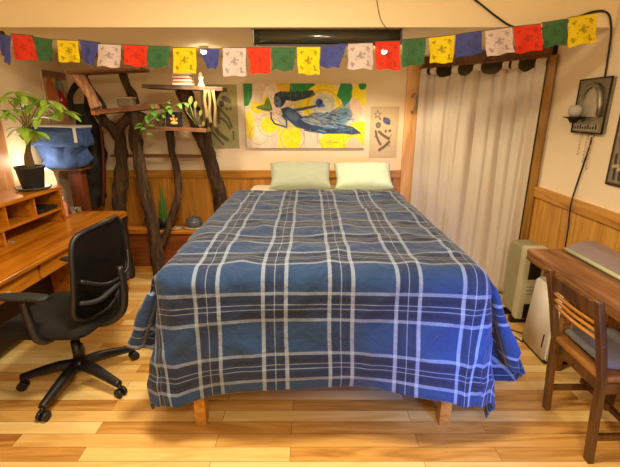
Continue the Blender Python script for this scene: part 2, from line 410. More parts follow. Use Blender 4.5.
struct('ceiling', MB().box((XL-.1, YR-.1, ZC), (2.6, YBEAM+.2, ZC+.1)), M['beam'])
struct('ceiling_beam', MB().box((XL, YBEAM, ZS), (2.6, 5.2, ZC)), M['beam'])
# closet recess behind the curtain
b = MB(); q = [DL+DN*.16+Vector((.02, 0, 0)), DR+DN*.16]
b.prism([q[0], q[1], q[1]+DN*.05, q[0]+DN*.05], (0, 0, 1), ZS)
b.prism([Vector((1.14, YB, 0)), q[0], q[0]+Vector((-.05, .05, 0)), Vector((1.09, YB+.1, 0))], (0, 0, 1), ZS)
b.prism([Vector((1.97, 3.45, 0)), q[1], q[1]+Vector((.05, 0, 0)), Vector((2.05, 3.45, 0))], (0, 0, 1), ZS)
struct('wall_closet', b, M['closet'])
# door opening casing: header and side post along the diagonal
b = MB(); m3 = Matrix((DD, DN, Vector((0, 0, 1)))).transposed()
b.obox((DL+DR)/2+Vector((0, 0, 2.12)), ((DR-DL).length+.02, .05, .09), m3, .005)
struct('trim_1', b, M['frame_brown'])
struct('trim_2', MB().obox(DR+DD*.03+Vector((0, 0, 1.04))-DN*.03, (.062, .06, 2.08), m3, .006), wood('right_casing_pine', '704A18', '946A28', 'A87C34', 'z'))
tw = struct('trim_3', MB().box((.985, YB-.05, 0), (1.125, YB, ZS-.01), .004), M['pine'])
struct('trim_4', MB().box((1.118, YB-.10, 0), (1.15, YB-.01, ZS-.03), .004), M['frame_brown'])
# left wall post (edge of a window casing)
struct('trim_5', MB().box((XL, 3.10, .0), (XL+.05, 3.30, ZS), .004), wood('left_post', 'A8703C', 'CC945C', 'DCA874', 'z'))
# wainscot of the back wall, tongue and groove
b = MB(); x = XL+.002; k = 0
while x < .98:
    w = .085; b.box((x, YB-.014, .0), (min(x+w-.004, .984), YB-.001, .97), .003); x += w
struct('trim_6', b, wood('orange_pine_wainscot', '9A6018', 'B87C28', 'CA9038', 'z', .9, .42))
struct('trim_7', MB().box((XL, YB-.032, .965), (.985, YB, 1.047), .006), M['pine_x'])
b = MB(); y = YR
while y < 3.36:
    w = .085; y2 = min(y+w-.004, 3.40)
    b.prism([(xr(y)-.014, y, 0), (xr(y2)-.014, y2, 0), (xr(y2)-.001, y2, 0), (xr(y)-.001, y, 0)], (0, 0, 1), .96); y += w
struct('trim_8', b, wood('honey_pine_wainscot', 'AC7630', 'C8903E', 'D8A450', 'z', .9, .42))
b = MB(); b.prism([(xr(YR)-.035, YR, .955), (xr(3.4)-.035, 3.4, .955), (xr(3.4)-.0, 3.4, .955), (xr(YR), YR, .955)], (0, 0, 1), .085)
struct('trim_9', b, M['pine_y'])
struct('baseboard_closet', MB().obox((DL+DR)/2+DN*.02+Vector((0, 0, .06)), ((DR-DL).length, .03, .12), m3), M['frame_brown'])

# low pine ledge along the back wall
t = thing('low_bench', 'low pine ledge with dark front along the back wall left of the bed', 'bench', (-1.6, 4.18, 0))
link('bench_top', MB().box((XL+.01, 3.98, .435), (-.72, YB-.02, .465), .004), wood('bench_top_pine', '9C5A1C', 'C47C2C', 'D89444', 'x', 1, .35), t)
link('front_panel', MB().box((XL+.01, 4.02, 0), (-.75, 4.05, .435), .002), M['ledge_dark'], t)
link('base_strip', MB().box((XL+.01, 3.995, 0), (-.75, 4.02, .06), .003), M['pine_x'], t)

# ================================================================== BED
BX = .07
t = thing('bed_frame', 'wooden bed frame on tall legs under the plaid comforter', 'bed', (BX, 2.95, 0))
link('side_rail', MB().box((BX-.70, 1.80, .40), (BX-.66, 4.27, .60), .005), M['pine_y'], t)
link('side_rail', MB().box((BX+.66, 1.80, .40), (BX+.70, 4.27, .60), .005), M['pine_y'], t)
link('end_rail', MB().box((BX-.66, 1.80, .40), (BX+.66, 1.84, .60), .005), M['pine_x'], t)
link('slats', MB().box((BX-.66, 1.84, .56), (BX+.66, 4.27, .60)), M['pine_x'], t)
for sx in (-1, 1):
    for y in (1.80, 4.18):
        link('leg', MB().box((BX+sx*.70-(.06 if sx > 0 else 0), y-.0, 0), (BX+sx*.70+(.0 if sx > 0 else .06), y+.06, .57), .004), M['pine_y'], t)
tag(link('mattress', MB().box((BX-.68, 1.81, .60), (BX+.68, 4.25, .91), .05), M['mattress']), 'thick mattress on the wooden bed frame under the plaid comforter', 'mattress')

# comforter: a quilt laid over the mattress, hanging at the foot and both sides
def comforter():
    W, RR, DF = .700, .085, .675; DSR, DSL = .66, .52; BACK = 1.87; ZT = .965; Y0 = 1.745
    def hang(s_, fl):
        te = math.acos(min(.95, fl))
        if s_ < RR*te: return RR*math.sin(s_/RR), RR*(1-math.cos(s_/RR))
        q = s_-RR*te; return RR*math.sin(te)+q*fl, RR*(1-math.cos(te))+q*math.sin(te)
    KR = [(0, 0, .36, 1.0), (10, 4, .42, 1.02), (24, -8, .42, 1.10), (36, -45, .16, 1.04), (44, 0, .10, .98), (58, 22, .13, .99), (73, 45, .09, 1.10), (90, 90, .03, 1.15)]
    KL = [(0, 0, .34, 1.0), (12, 0, .42, 1.0), (24, -6, .42, .96), (36, -45, .14, .98), (44, 0, .10, .98), (58, 22, .13, .99), (73, 45, .09, 1.10), (90, 90, .03, 1.15)]
    def key(K, ph):
        for (p0, *v0), (p1, *v1) in zip(K, K[1:]):
            if ph <= p1: t = (ph-p0)/(p1-p0); t = t*t*(3-2*t); return [x+(y-x)*t for x, y in zip(v0, v1)]
        return K[-1][1:]
    def pos(a, b):
        sg = 1 if a > 0 else -1; K = KR if a > 0 else KL; aa = abs(a); dx, dy = max(aa-W, 0), max(-b, 0)
        fold = .5+.5*noise.noise(Vector((b*2.2, sg*5, 1)))
        if dx == 0 and dy == 0: return Vector((a, b, 0))
        if dx == 0:
            fl = .03+.05*noise.noise(Vector((a*3.2, 4, 1))); o, d = hang(dy, fl); return Vector((a, -o, -d*(.97+.18*(aa/W)**3)))
        if dy == 0:
            fl = K[0][2-0]*(1-.35*b/BACK)+(fold-.5)*.25*min(1, b*3); o, d = hang(dx, max(.05, fl)); return Vector((sg*(W+o), b, -d))
        d_ = math.hypot(dx, dy); ph = math.degrees(math.atan2(dy, dx)); psi, fl, k = key(K, ph)
        if ph > 72: fl += .05*noise.noise(Vector((a*3.2, 4, 1)))*(ph-72)/18
        w = min(1, d_/.30); psi = ph*(1-w)+psi*w
        o, d = hang(d_, max(.04, fl)); psi = math.radians(psi)
        return Vector((sg*(W+o*math.cos(psi)), -o*math.sin(psi), -d*k))
    na, nb = 108, 104
    As = np.linspace(-(W+DSL), W+DSR, na); Bs = np.linspace(-DF, BACK, nb)
    pts = []; c0 = Vector((BX, 2.8, .15))
    for b in Bs:
        for a in As:
            p = pos(a, b)
            n1 = noise.noise(Vector((a*2.2, b*2.6, 3)))*.020+noise.noise(Vector((a*7+b*4, b*6, 5)))*.009
            ridge = (1-abs(noise.noise(Vector((a*2.4-b*1.6, b*3.4+a*1.2, 9))))*2.4); n1 += .016*max(0, ridge)**3
            if b < 0: n1 += .010*math.sin(a*8+b*5+1)*min(1, -b*2)
            nz = Vector((0, 0, 1)) if (b > 0 and abs(a) < W) else (Vector((0, -1, .3)) if abs(a) < W+.1 else Vector((.9*(1 if a > 0 else -1), 0, .3)))
            p.x += .011*noise.noise(Vector((a*2, b*2.5, 21)))+(.006*noise.noise(Vector((a*6, b*7, 31))) if b > 0 else 0)-.012; p.y += .012*noise.noise(Vector((a*2.3, b*2, 41)))*(b > .1)
            pts.append(Vector((BX, Y0, ZT))+p+nz*n1-c0)
    me = bpy.data.meshes.new('comforter')
    faces = [(j*na+i, j*na+i+1, (j+1)*na+i+1, (j+1)*na+i) for j in range(nb-1) for i in range(na-1)]
    me.from_pydata(pts, [], faces)
    A2, B2 = np.meshgrid(As, Bs); uv = me.uv_layers.new(name='UVMap'); ab = np.stack([A2, B2], -1).reshape(-1, 2)
    idx = np.empty(len(me.loops), int); me.loops.foreach_get('vertex_index', idx); uv.data.foreach_set('uv', ab[idx].ravel())
    me.polygons.foreach_set('use_smooth', np.ones(len(faces), bool)); me.materials.append(M['plaid'])
    o = bpy.data.objects.new('comforter', me); col.objects.link(o); o.location = c0
    s = o.modifiers.new('thickness', 'SOLIDIFY'); s.thickness = .02; s.offset = -1
    s = o.modifiers.new('smooth', 'SUBSURF'); s.levels = 1; s.render_levels = 1
    tag(o, 'blue and navy plaid comforter with white lines draped over the bed', 'comforter')
comforter()

def pillow(name, cx, cy, cz, w, h, th, tilt, rz, mat, label):
    b = MB(); tl = math.radians(tilt)
    def f(u, v, sg):
        a, c = u*2-1, v*2-1
        e = max(0, (1-abs(a)**3.2))**.5*max(0, (1-abs(c)**3.2))**.5
        x = a*w/2*(1-.07*(1-abs(c)**2)*1)*(1+.02*math.sin(c*3)); y = c*h/2*(1-.10*(1-a*a)*.8)
        z = sg*th/2*e*(1+.18*noise.noise(Vector((a*2+cx, c*2, sg))))+.012*noise.noise(Vector((a*5+cx, c*5, 2)))*(1 if e > .1 else .3)
        return Vector((x, y, z))
    b.grid(lambda u, v: f(u, v, 1), 28, 20); b.grid(lambda u, v: f(u, v, -1), 28, 20)
    bmesh.ops.remove_doubles(b.bm, verts=b.bm.verts, dist=.004)
    mt = Matrix.Translation((cx, cy, cz)) @ Matrix.Rotation(rz, 4, 'Z') @ Matrix.Rotation(tl, 4, 'X')
    bmesh.ops.transform(b.bm, matrix=mt, verts=b.bm.verts)
    tag(link(name, b, mat), label, 'pillow', 'pillows at the head of the bed')
pillow('pillow', -.095, 3.93, 1.05, .61, .44, .15, 27, .03, M['pillow_sage'], 'grey-green pillow, the left one at the head of the bed')
pillow('pillow', .525, 3.94, 1.045, .57, .44, .15, 25, -.03, M['pillow_mint'], 'pale mint pillow, the lighter one at the head of the bed')

# ================================================================== CURTAIN
def curtain():
    L = (DR-DL).length; s0, s1 = .02, L-.005
    t = thing('door_curtain', 'white tab-top curtain covering the doorway right of the bed', 'curtain', ((DL+DR)/2-DN*.02).to_tuple()[:2]+(0,))
    rnd = random.Random(3); ph = [rnd.uniform(0, 6) for _ in range(6)]
    def wav(s, z):
        k = 1-.35*(z/2.0)
        return (.030*math.sin(s*24+ph[0]+.6*math.sin(z*1.2+s*3))+.009*math.sin(s*51+ph[1]+z*.5)+.014*math.sin(s*11+ph[2]+.3*z))*k-sum(.030*math.exp(-((s-c-.01*math.sin(z*1.5+c*9))/.012)**2) for c in (.10, .17, .33, .47, .60, .74, .86, .97, 1.08))
    tabs = [(.0, .06), (.09, .15), (.29, .345), (.475, .535), (.70, .745), (.765, .815), (.93, 1.0)]
    def pt(u, v):
        s = s0+(s1-s0)*u; ztop = 2.0+.012*0
        sag = 0
        for (a, b_), (c, d) in zip(tabs, tabs[1:]):
            if b_ < u < c: q = (u-b_)/(c-b_); sag = -.035*math.sin(PI*q)**.5 if c-b_ > .05 else 0
        z = .02+(ztop+sag-.02)*v; sh = (1-v)*(-.03)*(u*2-1)
        p = DL+DD*s-DN*(.075+wav(s, z)); p.z = z; return p
    link('curtain_panel', MB().grid(pt, 150, 30), M['curtain'], t, solid=.003, recalc=False)
    for a, b_ in tabs:
        def tp(u, v, a=a, b_=b_):
            uu = a+(b_-a)*u; p = pt(uu, 1)
            top = DL+DD*(s0+(s1-s0)*uu)-DN*(.06+.022*math.sin(PI*min(1, v*1.0))); top.z = 1.985+.085*v
            return p.lerp(top, min(1, v*3))
        link('tab', MB().grid(tp, 6, 8), M['curtain'], t, solid=.003, recalc=False)
    b = MB().tube([DL+DD*.0-DN*.065+Vector((0, 0, 2.068)), DR-DD*.0-DN*.065+Vector((0, 0, 2.068))], .011)
    tag(link('curtain_rod', b, M['frame_brown']), 'dark rod holding the white tab-top curtain', 'curtain rod')
curtain()
# wrought hook on the pine post
b = MB(); y = YB-.055
b.tube([(1.04, y, 1.80), (1.055, y-.02, 1.83), (1.075, y-.035, 1.80), (1.075, y-.035, 1.72), (1.062, y-.03, 1.66), (1.045, y-.01, 1.65)], .006, smooth_n=4)
b.obox((1.043, y, 1.80), (.02, .008, .03), Matrix.Identity(3), .002); b.obox((1.046, y, 1.65), (.02, .008, .03), Matrix.Identity(3), .002)
tag(link('coat_hook', b, M['steel']), 'small curved metal handle on the pine post beside the curtain', 'hook')

# ================================================================== ART ON THE WALLS
p = Paint(320, 166, 'F0DCC0'); p.setmap(12, 15, 438, 235)
Yc, Gc = 'FAE00C', '229048'
p.blotch(.12, .1)
p.ell(60, 190, 70, 60, 'D8B4A0', .5, ring=.85); p.ell(130, 60, 60, 60, 'D8A88C', .5, ring=.85); p.ell(120, 200, 50, 50, 'E8CCB4', .8)
p.poly([(12, 15), (44, 15), (42, 55), (28, 88), (12, 92)], Gc)
p.ell(155, 25, 28, 22, 'F0C02C'); p.ell(58, 95, 22, 20, Yc); p.ell(92, 85, 16, 28, Yc); p.ell(28, 155, 18, 50, Yc, .9)
p.ell(98, 155, 30, 28, Yc); p.ell(180, 195, 32, 48, Yc); p.ell(140, 200, 15, 60, Yc, .8)
p.poly([(175, 15), (262, 15), (258, 50), (215, 66), (170, 60)], Gc); p.ell(225, 85, 40, 16, 'E8D830', .9)
p.ell(290, 88, 72, 74, Yc, 1, ring=.6, soft=.06); p.ell(290, 95, 42, 42, 'D8DCC8', 1); p.ell(305, 80, 26, 26, 'C0CCB8', .6, ring=.6)
p.poly([(348, 15), (385, 15), (398, 40), (382, 75), (362, 92), (352, 70), (336, 55)], Gc)
p.ell(425, 45, 36, 44, Yc, 1); p.ell(400, 105, 26, 40, 'E8C8B0', 1); p.ell(425, 22, 14, 14, Gc)
p.ell(420, 185, 44, 44, Yc); p.ell(335, 215, 60, 36, Yc); p.ell(245, 200, 32, 50, 'E0D0B8', 1); p.ell(400, 225, 26, 28, 'E4C8A8', 1); p.stroke([(270, 170), (268, 200), (290, 235)], 4, 'B89888', .7)
p.stroke([(12, 90), (14, 235)], 5, '8A8A60', .7)
p.ell(170, 130, 40, 40, '6AA0B0', .35); p.ell(345, 130, 50, 30, '3E78A0', .8, rot=-25); p.ell(360, 110, 20, 40, '4888A8', .6, rot=20); p.ell(280, 130, 44, 18, '285890', .8, rot=8)
hair = [(116, 66), (122, 48), (140, 40), (185, 44), (252, 36), (262, 52), (225, 66), (190, 74), (160, 70), (150, 88), (138, 96)]
p.poly(hair, '22304A'); p.ell(210, 54, 50, 12, '1C3A40', .8, rot=-4)
p.ell(130, 76, 12, 19, '5E7890', 1, rot=-10); p.ell(127, 74, 3, 2.5, '1A2438'); p.ell(128, 88, 5, 2, '2A3450')
body = [(140, 98), (165, 92), (188, 102), (214, 124), (246, 122), (280, 142), (335, 148), (395, 160), (428, 184), (392, 188), (340, 182), (290, 186), (240, 172), (196, 164), (168, 140), (148, 122)]
p.poly(body, '2C4468'); p.ell(180, 120, 26, 15, '587090', .8, rot=35); p.ell(250, 142, 36, 11, 'A0ACB8', .9, rot=14); p.ell(320, 160, 50, 5, '7C98B8', .8, rot=4); p.ell(300, 176, 80, 8, '1C3258', .9, rot=3); p.ell(225, 155, 26, 10, '1E3050', .7, rot=15)
p.stroke([(180, 106), (220, 100), (262, 90)], 8, '34506C'); p.stroke([(185, 100), (262, 88)], 2, '1E3A3A')
p.ell(276, 80, 13, 15, '2850A0'); p.ell(280, 76, 5, 6, '1C3878'); p.ell(288, 88, 8, 5, '5878B0')
p.stroke([(106, 112), (106, 132), (118, 150), (160, 162), (160, 138), (145, 122)], 6, '26407C'); p.stroke([(112, 130), (150, 152)], 3, '8898C0')
p.poly([(52, 94), (82, 88), (92, 60), (104, 76), (112, 100), (98, 108), (76, 104)], '6E9040'); p.stroke([(54, 94), (85, 84), (98, 62), (110, 104), (60, 98)], 2.5, '2C5A3A')
p.stroke([(300, 112), (352, 128), (372, 112)], 5, '1E3C70'); p.stroke([(265, 118), (330, 140)], 6, '30588A')
pr = random.Random(5)
for k in range(46):   # loose blue drapery streaming behind the legs
    x0, y0 = pr.uniform(255, 375), pr.uniform(112, 178); L = pr.uniform(18, 46); an = pr.uniform(-.55, .35)
    p.stroke([(x0, y0), (x0+L*.5, y0+L*.5*math.sin(an)+pr.uniform(-3, 3)), (x0+L*math.cos(an), y0+L*math.sin(an))], pr.uniform(2, 5), pr.choice(('1E3C78', '2C5C98', '4C84B0', '88AEC4', '16284C', '3A6E60')), pr.uniform(.4, .8))
for k in range(22):   # hair strands and shading
    x0 = pr.uniform(130, 170); y0 = pr.uniform(44, 68); p.stroke([(x0, y0), (x0+40, y0-6+pr.uniform(-4, 6)), (x0+pr.uniform(60, 105), y0-8+pr.uniform(-8, 12))], pr.uniform(1.5, 3.5), pr.choice(('14202C', '1E4448', '2C3C5C', '286048')), .7)
for k in range(26):
    t_ = pr.random(); x0 = 150+t_*200; y0 = 110+t_*60+pr.uniform(-12, 10); p.stroke([(x0, y0), (x0+pr.uniform(15, 40), y0+pr.uniform(0, 14))], pr.uniform(1.5, 4), pr.choice(('16284C', '5878A0', '8CA4BC', '284880', 'B8C4D0')), .55)
p.stroke([(122, 62), (118, 74), (122, 90), (130, 96)], 2, '16203C', .9); p.stroke([(124, 70), (130, 69)], 2, '101830'); p.stroke([(120, 78), (117, 82), (121, 84)], 1.5, '16203C')
for cx, cy, r in ((290, 92, 58), (290, 92, 34), (98, 155, 40), (60, 190, 34), (400, 222, 34), (180, 200, 44)): p.ell(cx, cy, r, r, '9C8C58', .55, ring=.93, soft=.05)
for k in range(30):
    x0, y0 = pr.uniform(15, 435), pr.uniform(20, 230); p.stroke([(x0, y0), (x0+pr.uniform(-3, 3), y0+pr.uniform(10, 40))], 1.2, pr.choice(('C8A890', 'E8D8B8', '7CA8A0', 'D8B040')), .4)
for a in range(5): p.stroke([(175+a*47, 170), (176+a*47, 225)], 1.6, '3A6A88', .4)
p.stroke([(300, 215), (320, 213)], 3, '7A8A30', .8); p.stroke([(325, 216), (345, 214)], 3, '7A8A30', .8)
p.blotch(.12, .4); p.blotch(.1, .08)
y = YB-.03; tl = atY(243, 83.5, y); tr = atY(366.5, 83.5, y); bl = Vector((tl.x, y, atY(243, 148, y).z))
tag(p.build('painting', tl, tr, bl, M['painted'], thick=.025), 'wide canvas of a blue flying woman on yellow and green swirls above the bed', 'painting')

p = Paint(60, 100, 'D4BC98'); p.setmap(45, 45, 272, 445)
p.stroke([(52, 52), (265, 52), (250, 440), (52, 440), (52, 52)], 4, 'C0A480', .7)
star = [(100, 70), (108, 95), (128, 98), (110, 110), (118, 135), (100, 118), (84, 135), (90, 110), (74, 98), (94, 95), (100, 70)]
p.stroke(star, 5, '7A6A58'); p.ell(176, 155, 32, 24, '5C5C90', 1, rot=20); p.ell(190, 175, 18, 10, '484878'); p.ell(158, 135, 12, 8, '484870')
p.ell(110, 188, 22, 24, '6E5E50', 1, ring=.35); p.ell(110, 188, 12, 12, '8A7A68'); p.ell(172, 235, 9, 13, '6E5E50'); p.ell(205, 232, 12, 11, '6E5E50'); p.ell(122, 140, 6, 10, '6E5E50')
for (pts, w) in (([(92, 235), (100, 275), (120, 315), (134, 340)], 18), ([(120, 240), (150, 265), (200, 295)], 22), ([(205, 320), (170, 355), (128, 385)], 22)):
    p.stroke(pts, w, '6A5A4C')
p.stroke([(80, 280), (104, 268)], 6, '6A5A4C'); p.stroke([(190, 345), (212, 350)], 6, '6A5A4C'); p.stroke([(200, 295), (222, 262)], 6, '6A5A4C'); p.stroke([(128, 340), (142, 332)], 6, '6A5A4C')
p.blotch(.06, .5)
y = YB-.004; tl = atY(371, 106.5, y); tr = atY(399.5, 107.5, y); tr.z = tl.z; bl = Vector((tl.x, y, atY(371, 157.5, y).z))
tag(p.build('poster', tl, tr, bl, M['painted'], thick=.003), 'small beige print with a star and dolphin shapes beside the pine post', 'poster')

p = Paint(80, 120, 'A8A068'); p.setmap(20, 20, 300, 450)
p.ell(175, 145, 22, 22, '4A4438', 1, soft=.2); p.ell(210, 115, 38, 18, '5E5E50', 1, rot=20); p.ell(215, 180, 14, 10, '6A6048'); p.ell(245, 178, 10, 12, '6A6048'); p.ell(238, 130, 16, 16, '6A6450')
for pts, w in (([(150, 170), (190, 210), (225, 245), (245, 300)], 16), ([(165, 240), (200, 265), (230, 310)], 18), ([(110, 300), (140, 345), (205, 390)], 26), ([(256, 335), (256, 385)], 14), ([(120, 130), (150, 200), (145, 270)], 22), ([(90, 340), (140, 390), (170, 420)], 16), ([(60, 100), (100, 260)], 16)):
    p.stroke(pts, w, '4E4A30', .85)
p.blotch(.1, .3)
tl = atY(200, 84.5, y); tr = atY(236.5, 84.5, y); bl = Vector((tl.x, y, atY(199, 148.5, y).z))
tag(p.build('poster', tl, tr, bl, M['painted'], thick=.003), 'olive green print of dark swimming animals behind the branch shelves', 'poster')

p = Paint(60, 80, 'DCC4A4'); p.setmap(0, 0, 10, 13)
p.ell(2.6, 4.4, 2.0, 3.2, 'D47848'); p.ell(6.3, 3.2, 2.0, 2.4, '8C9C90'); p.ell(6.6, 3.4, 1.0, 1.6, 'A8B4A8', .8); p.ell(5.5, 10, 3, 2, 'C89078', .8); p.ell(9, 6.5, .8, 3, 'B86848')
p.stroke([(0, .3), (10, .3)], 2.2, '8A6A50'); p.stroke([(0, 0), (0, 13)], .7, 'B88860'); p.blotch(.1, .3)
x = XL+.03
tl = atX(41, 69.5, x); pr = Vector((x, YB-.03, tl.z)); bl = Vector((x, tl.y, atX(47, 140, x).z))
tag(p.build('painting', tl, pr, bl, M['painted'], thick=.025), 'canvas with an orange oval on the left wall above the potted tree', 'painting')

# dark print on the right wall
p = Paint(60, 70, '8A7A68'); p.setmap(0, 0, 10, 12)
p.stroke([(0, 0), (10, 0), (10, 12), (0, 12), (0, 0)], 1.0, '34241C'); p.ell(5, 4.6, 3.8, 3.2, '1A1A1E'); p.ell(3.2, 6.0, 1.6, 1.6, '24242A'); p.ell(6, 1.7, 3, 1, '5A4438')
for i in range(7): p.stroke([(1.2+i*1.15, 7.2+.5*(i % 2)), (1.6+i*1.1, 10.9)], .5, '20181A'); p.stroke([(1.0+i*1.15, 9+.4*(i % 3)), (2.0+i*1.1, 8.8)], .45, 'C0B4A0')
p.blotch(.2, .4)
def on_right(u, v, off=.012):
    P0 = atX(u, v, 1.95)
    for _ in range(4): P0 = atX(u, v, xr(P0.y)-off)
    return P0
ctr = on_right(613, 145); tl = Vector((0, ctr.y, 1.70)); z1 = on_right(605, 184).z; y0 = ctr.y; y1 = ctr.y-.42
p2 = lambda yy, zz, off=.012: Vector((xr(yy)-off, yy, zz))
tag(p.build('poster', p2(y0, 1.68), p2(y1, 1.68), p2(y0, z1), M['painted'], thick=.008, side='2A1C14'), 'black and white print in a dark border on the right wall', 'poster')

# pewter mirror sconce with a candle shelf
sc0, sc1 = on_right(579, 105), on_right(610, 105); yA, yB_ = sc0.y, sc1.y; zt = on_right(594, 79).z; zb = on_right(592, 133).z
W = yA-yB_; yc = (yA+yB_)/2; H = zt-zb
t = thing('mirror_sconce', 'pewter wall sconce with arched mirror on the right wall', 'sconce', (xr(yc), yc, zb))
def rw(a, z, off): yy = yA-a*W; return Vector((xr(yy)-off, yy, z))
b = MB(); b.prism([rw(0, zb, .002), rw(1, zb, .002), rw(1, zt, .002), rw(0, zt, .002)], (-1, 0, 0), .03)
link('back_plate', b, M['pewter'], t)
rim = [rw(.0, zb, .03), rw(1, zb, .03), rw(1, zt, .03), rw(0, zt, .03), rw(0, zb, .03)]
link('rim', MB().tube(rim, .008, 6), plain('dark_pewter_rim', '2A2418', .5, metal=.6), t)
ar = []
for k in range(13):
    a = PI*k/12; ar.append(rw(.52+.33*math.cos(a)*(1 if a > PI/2 else 1), zb+.30*H+.58*H*math.sin(a)**.7, .042))
link('arch', MB().tube(ar, .018, 8), M['pewter'], t)
b = MB(); b.prism([q+Vector((.006, 0, 0)) for q in ar], (-1, 0, 0), .004); link('mirror', b, M['mirror'], t)
b = MB(); b.prism([rw(.1, zb+.04*H, .032), rw(.9, zb+.04*H, .032), rw(.9, zb+.15*H, .032), rw(.1, zb+.15*H, .032)], (-1, 0, 0), .004); link('name_plate', b, plain('pale_plate', 'A49C88', .5, metal=.4), t)
for i in range(9):
    b = MB(); a = .16+i*.085; b.box((0, 0, 0), (.004, .008, .04*H+.02*H*(i % 3)), 0)
    bmesh.ops.translate(b.bm, vec=rw(a, zb+.07*H, .040), verts=b.bm.verts); link('letter_mark', b, M['pure_black'], t)
cs = rw(.22, zb+.30*H, .075)
link('candle_shelf', MB().lathe(cs-Vector((0, 0, .012)), [(.02, -.03), (.04, 0), (.07, .006), (.07, .012), (.04, .012)]), plain('dark_iron', '2A2620', .5, metal=.7), t)
b = MB().lathe(cs, [(.03, 0), (.042, .025), (.044, .05), (.036, .07), (.016, .08)]); tag(link('candle', b, plain('grey_wax', 'B4AC9C', .5)), 'squat grey candle on the shelf of the pewter sconce', 'candle')
# bead strands hanging under the sconce
t = thing('bead_hanging', 'faint strands of clear beads hanging below the pewter sconce', 'wall hanging', rw(.45, zb-.26, .01).to_tuple())
for a, L in ((.28, .16), (.50, .20), (.66, .26)):
    b = MB(); b.tube([rw(a, zb, .012), rw(a, zb-L, .012)], .0015, 5)
    for k in range(int(L/.022)): b.blob(rw(a+.02*math.sin(k*2), zb-.02-k*.022, .014), .0055 if k else .010, 1)
    link('bead_strand', b, plain('cloudy_bead', 'C8B088', .25, var=.3, scale=200), t)

# ================================================================== BEAM: heater, lights, flags, cables
hx0, hx1 = atY(254, 35, 2.92).x, atY(400, 35, 2.92).x
t = thing('projector_screen', 'long black rolled screen housing hung under the ceiling beam', 'screen', ((hx0+hx1)/2, 2.92, 2.075))
link('housing', MB().tube([(hx0, 2.92, 2.122), (hx1, 2.92, 2.122)], .046, 28), M['black_gloss'], t)
for x in (hx0, hx1): link('end_cap', MB().obox((x, 2.92, 2.122), (.012, .096, .094), Matrix.Identity(3), .006), M['steel'] if x == hx0 else M['black_plastic'], t)
link('screen_lip', MB().box((hx0+.03, 2.895, 2.070), (hx1-.03, 2.915, 2.079), .002), M['black_plastic'], t)
LP = [(-.885, 3.62), (.615, 3.62)]
for i, (x, y) in enumerate(LP):
    t = thing('ceiling_spotlight', ['small lit bulb under the beam between the yellow and blue flags', 'small lit bulb under the beam behind the red flag by the black housing'][i], 'light', (x, y, 2.1), group='spotlights under the beam')
    link('socket', MB().lathe((x, y, ZS-.032), [(.03, 0), (.036, .01), (.04, .032)]), M['ceramic_w'], t)
    link('bulb', MB().lathe((x, y, ZS-.062), [(.004, 0), (.020, .006), (.026, .018), (.022, .03)], 16), M['bulb'], t)
    ld = bpy.data.lights.new('spot_bulb', 'SPOT'); ld.spot_size = math.radians(150); ld.spot_blend = .6; ld.energy = 34; ld.color = (1, .80, .52); ld.shadow_soft_size = .03
    lo = bpy.data.objects.new('spot_bulb_light', ld); lo.location = (x, y-.0, 2.06); col.objects.link(lo)

YF = 2.66
FL = [('blue', (-3, 33), (11, 37), (9, 66), (1, 55)), ('red', (11, 34), (33, 36), (36, 60), (14, 60)), ('green', (32, 37), (53, 40), (53, 62), (40, 60)),
      ('yellow', (57, 40), (78, 41), (80, 62), (60, 62)), ('blue', (79, 40), (100, 43), (92, 65), (84, 63)), ('white', (98, 44), (121, 45), (120, 68), (97, 66)),
      ('red', (124, 45), (147, 46), (147, 67), (124, 65)), ('green', (148, 46), (170, 47), (168, 67), (148, 68)), ('yellow', (173, 48), (196, 48), (196, 73), (173, 73)),
      ('blue', (199, 49), (220, 49), (217, 69), (207, 68)), ('white', (223, 48), (246, 48), (246, 76), (223, 76)), ('red', (247, 48), (270, 48), (271, 73), (251, 74)),
      ('green', (272, 48), (296, 48), (293, 71), (272, 70)), ('yellow', (297, 47), (320, 47), (319, 75), (298, 74)), ('blue', (321, 46), (347, 44), (339, 68), (320, 67)),
      ('white', (348, 44), (373, 43), (373, 69), (348, 69)), ('red', (375, 42), (400, 41), (400, 70), (376, 69)), ('green', (402, 40), (426, 38), (424, 64), (402, 67)),
      ('yellow', (429, 38), (455, 35), (453, 63), (430, 63)), ('blue', (456, 35), (482, 31), (483, 53), (455, 58)), ('white', (485, 31), (512, 27), (514, 52), (487, 57)),
      ('red', (513, 27), (541, 24), (542, 50), (515, 54)), ('green', (542, 23), (568, 19), (568, 44), (543, 48)), ('yellow', (569, 18), (597, 13), (597, 42), (569, 47))]
t = thing('prayer_flag_garland', 'string of small coloured prayer flags sagging across the front of the beam', 'flags', (0, YF, 2.0))
cord = [atY(1, 32, 2.83)]
for i, (c, tl, tr, br, bl) in enumerate(FL):
    q = [atY(*z, YF) for z in (tl, tr, br, bl)]
    def f(u, v, q=q, i=i):
        a = q[3].lerp(q[2], u); b_ = q[0].lerp(q[1], u); p = a.lerp(b_, v)
        p.y += (.010*math.sin(u*7+i*1.7)+.012*noise.noise(Vector((u*2.5+i*9, v*2.5, 0))))*(1.15-v); p.z += .004*math.sin(u*9+i)*(1-v); p.x += .004*math.sin(v*8+i*2)*(1-v); return p
    link('flag', MB().grid(f, 10, 10), FLAG[c], t, label=f'{c} cloth flag', recalc=False)
    cord += [q[0]+Vector((0, 0, .002)), q[1]+Vector((0, 0, .002))]
cord += [atY(606, 12, 2.80)]
link('cord', MB().tube(cord, .0022, 6), plain('flag_cord', '5A4A3A', .9), t)
b = MB(); pk = atY(1, 33, 2.835); b.tube([pk+Vector((0, .03, .0)), pk, pk+Vector((-.01, -.03, 0)), pk+Vector((-.01, -.035, .02))], .006); b.tube([pk+Vector((0, .004, .0)), pk+Vector((0, .014, .0))], .014)
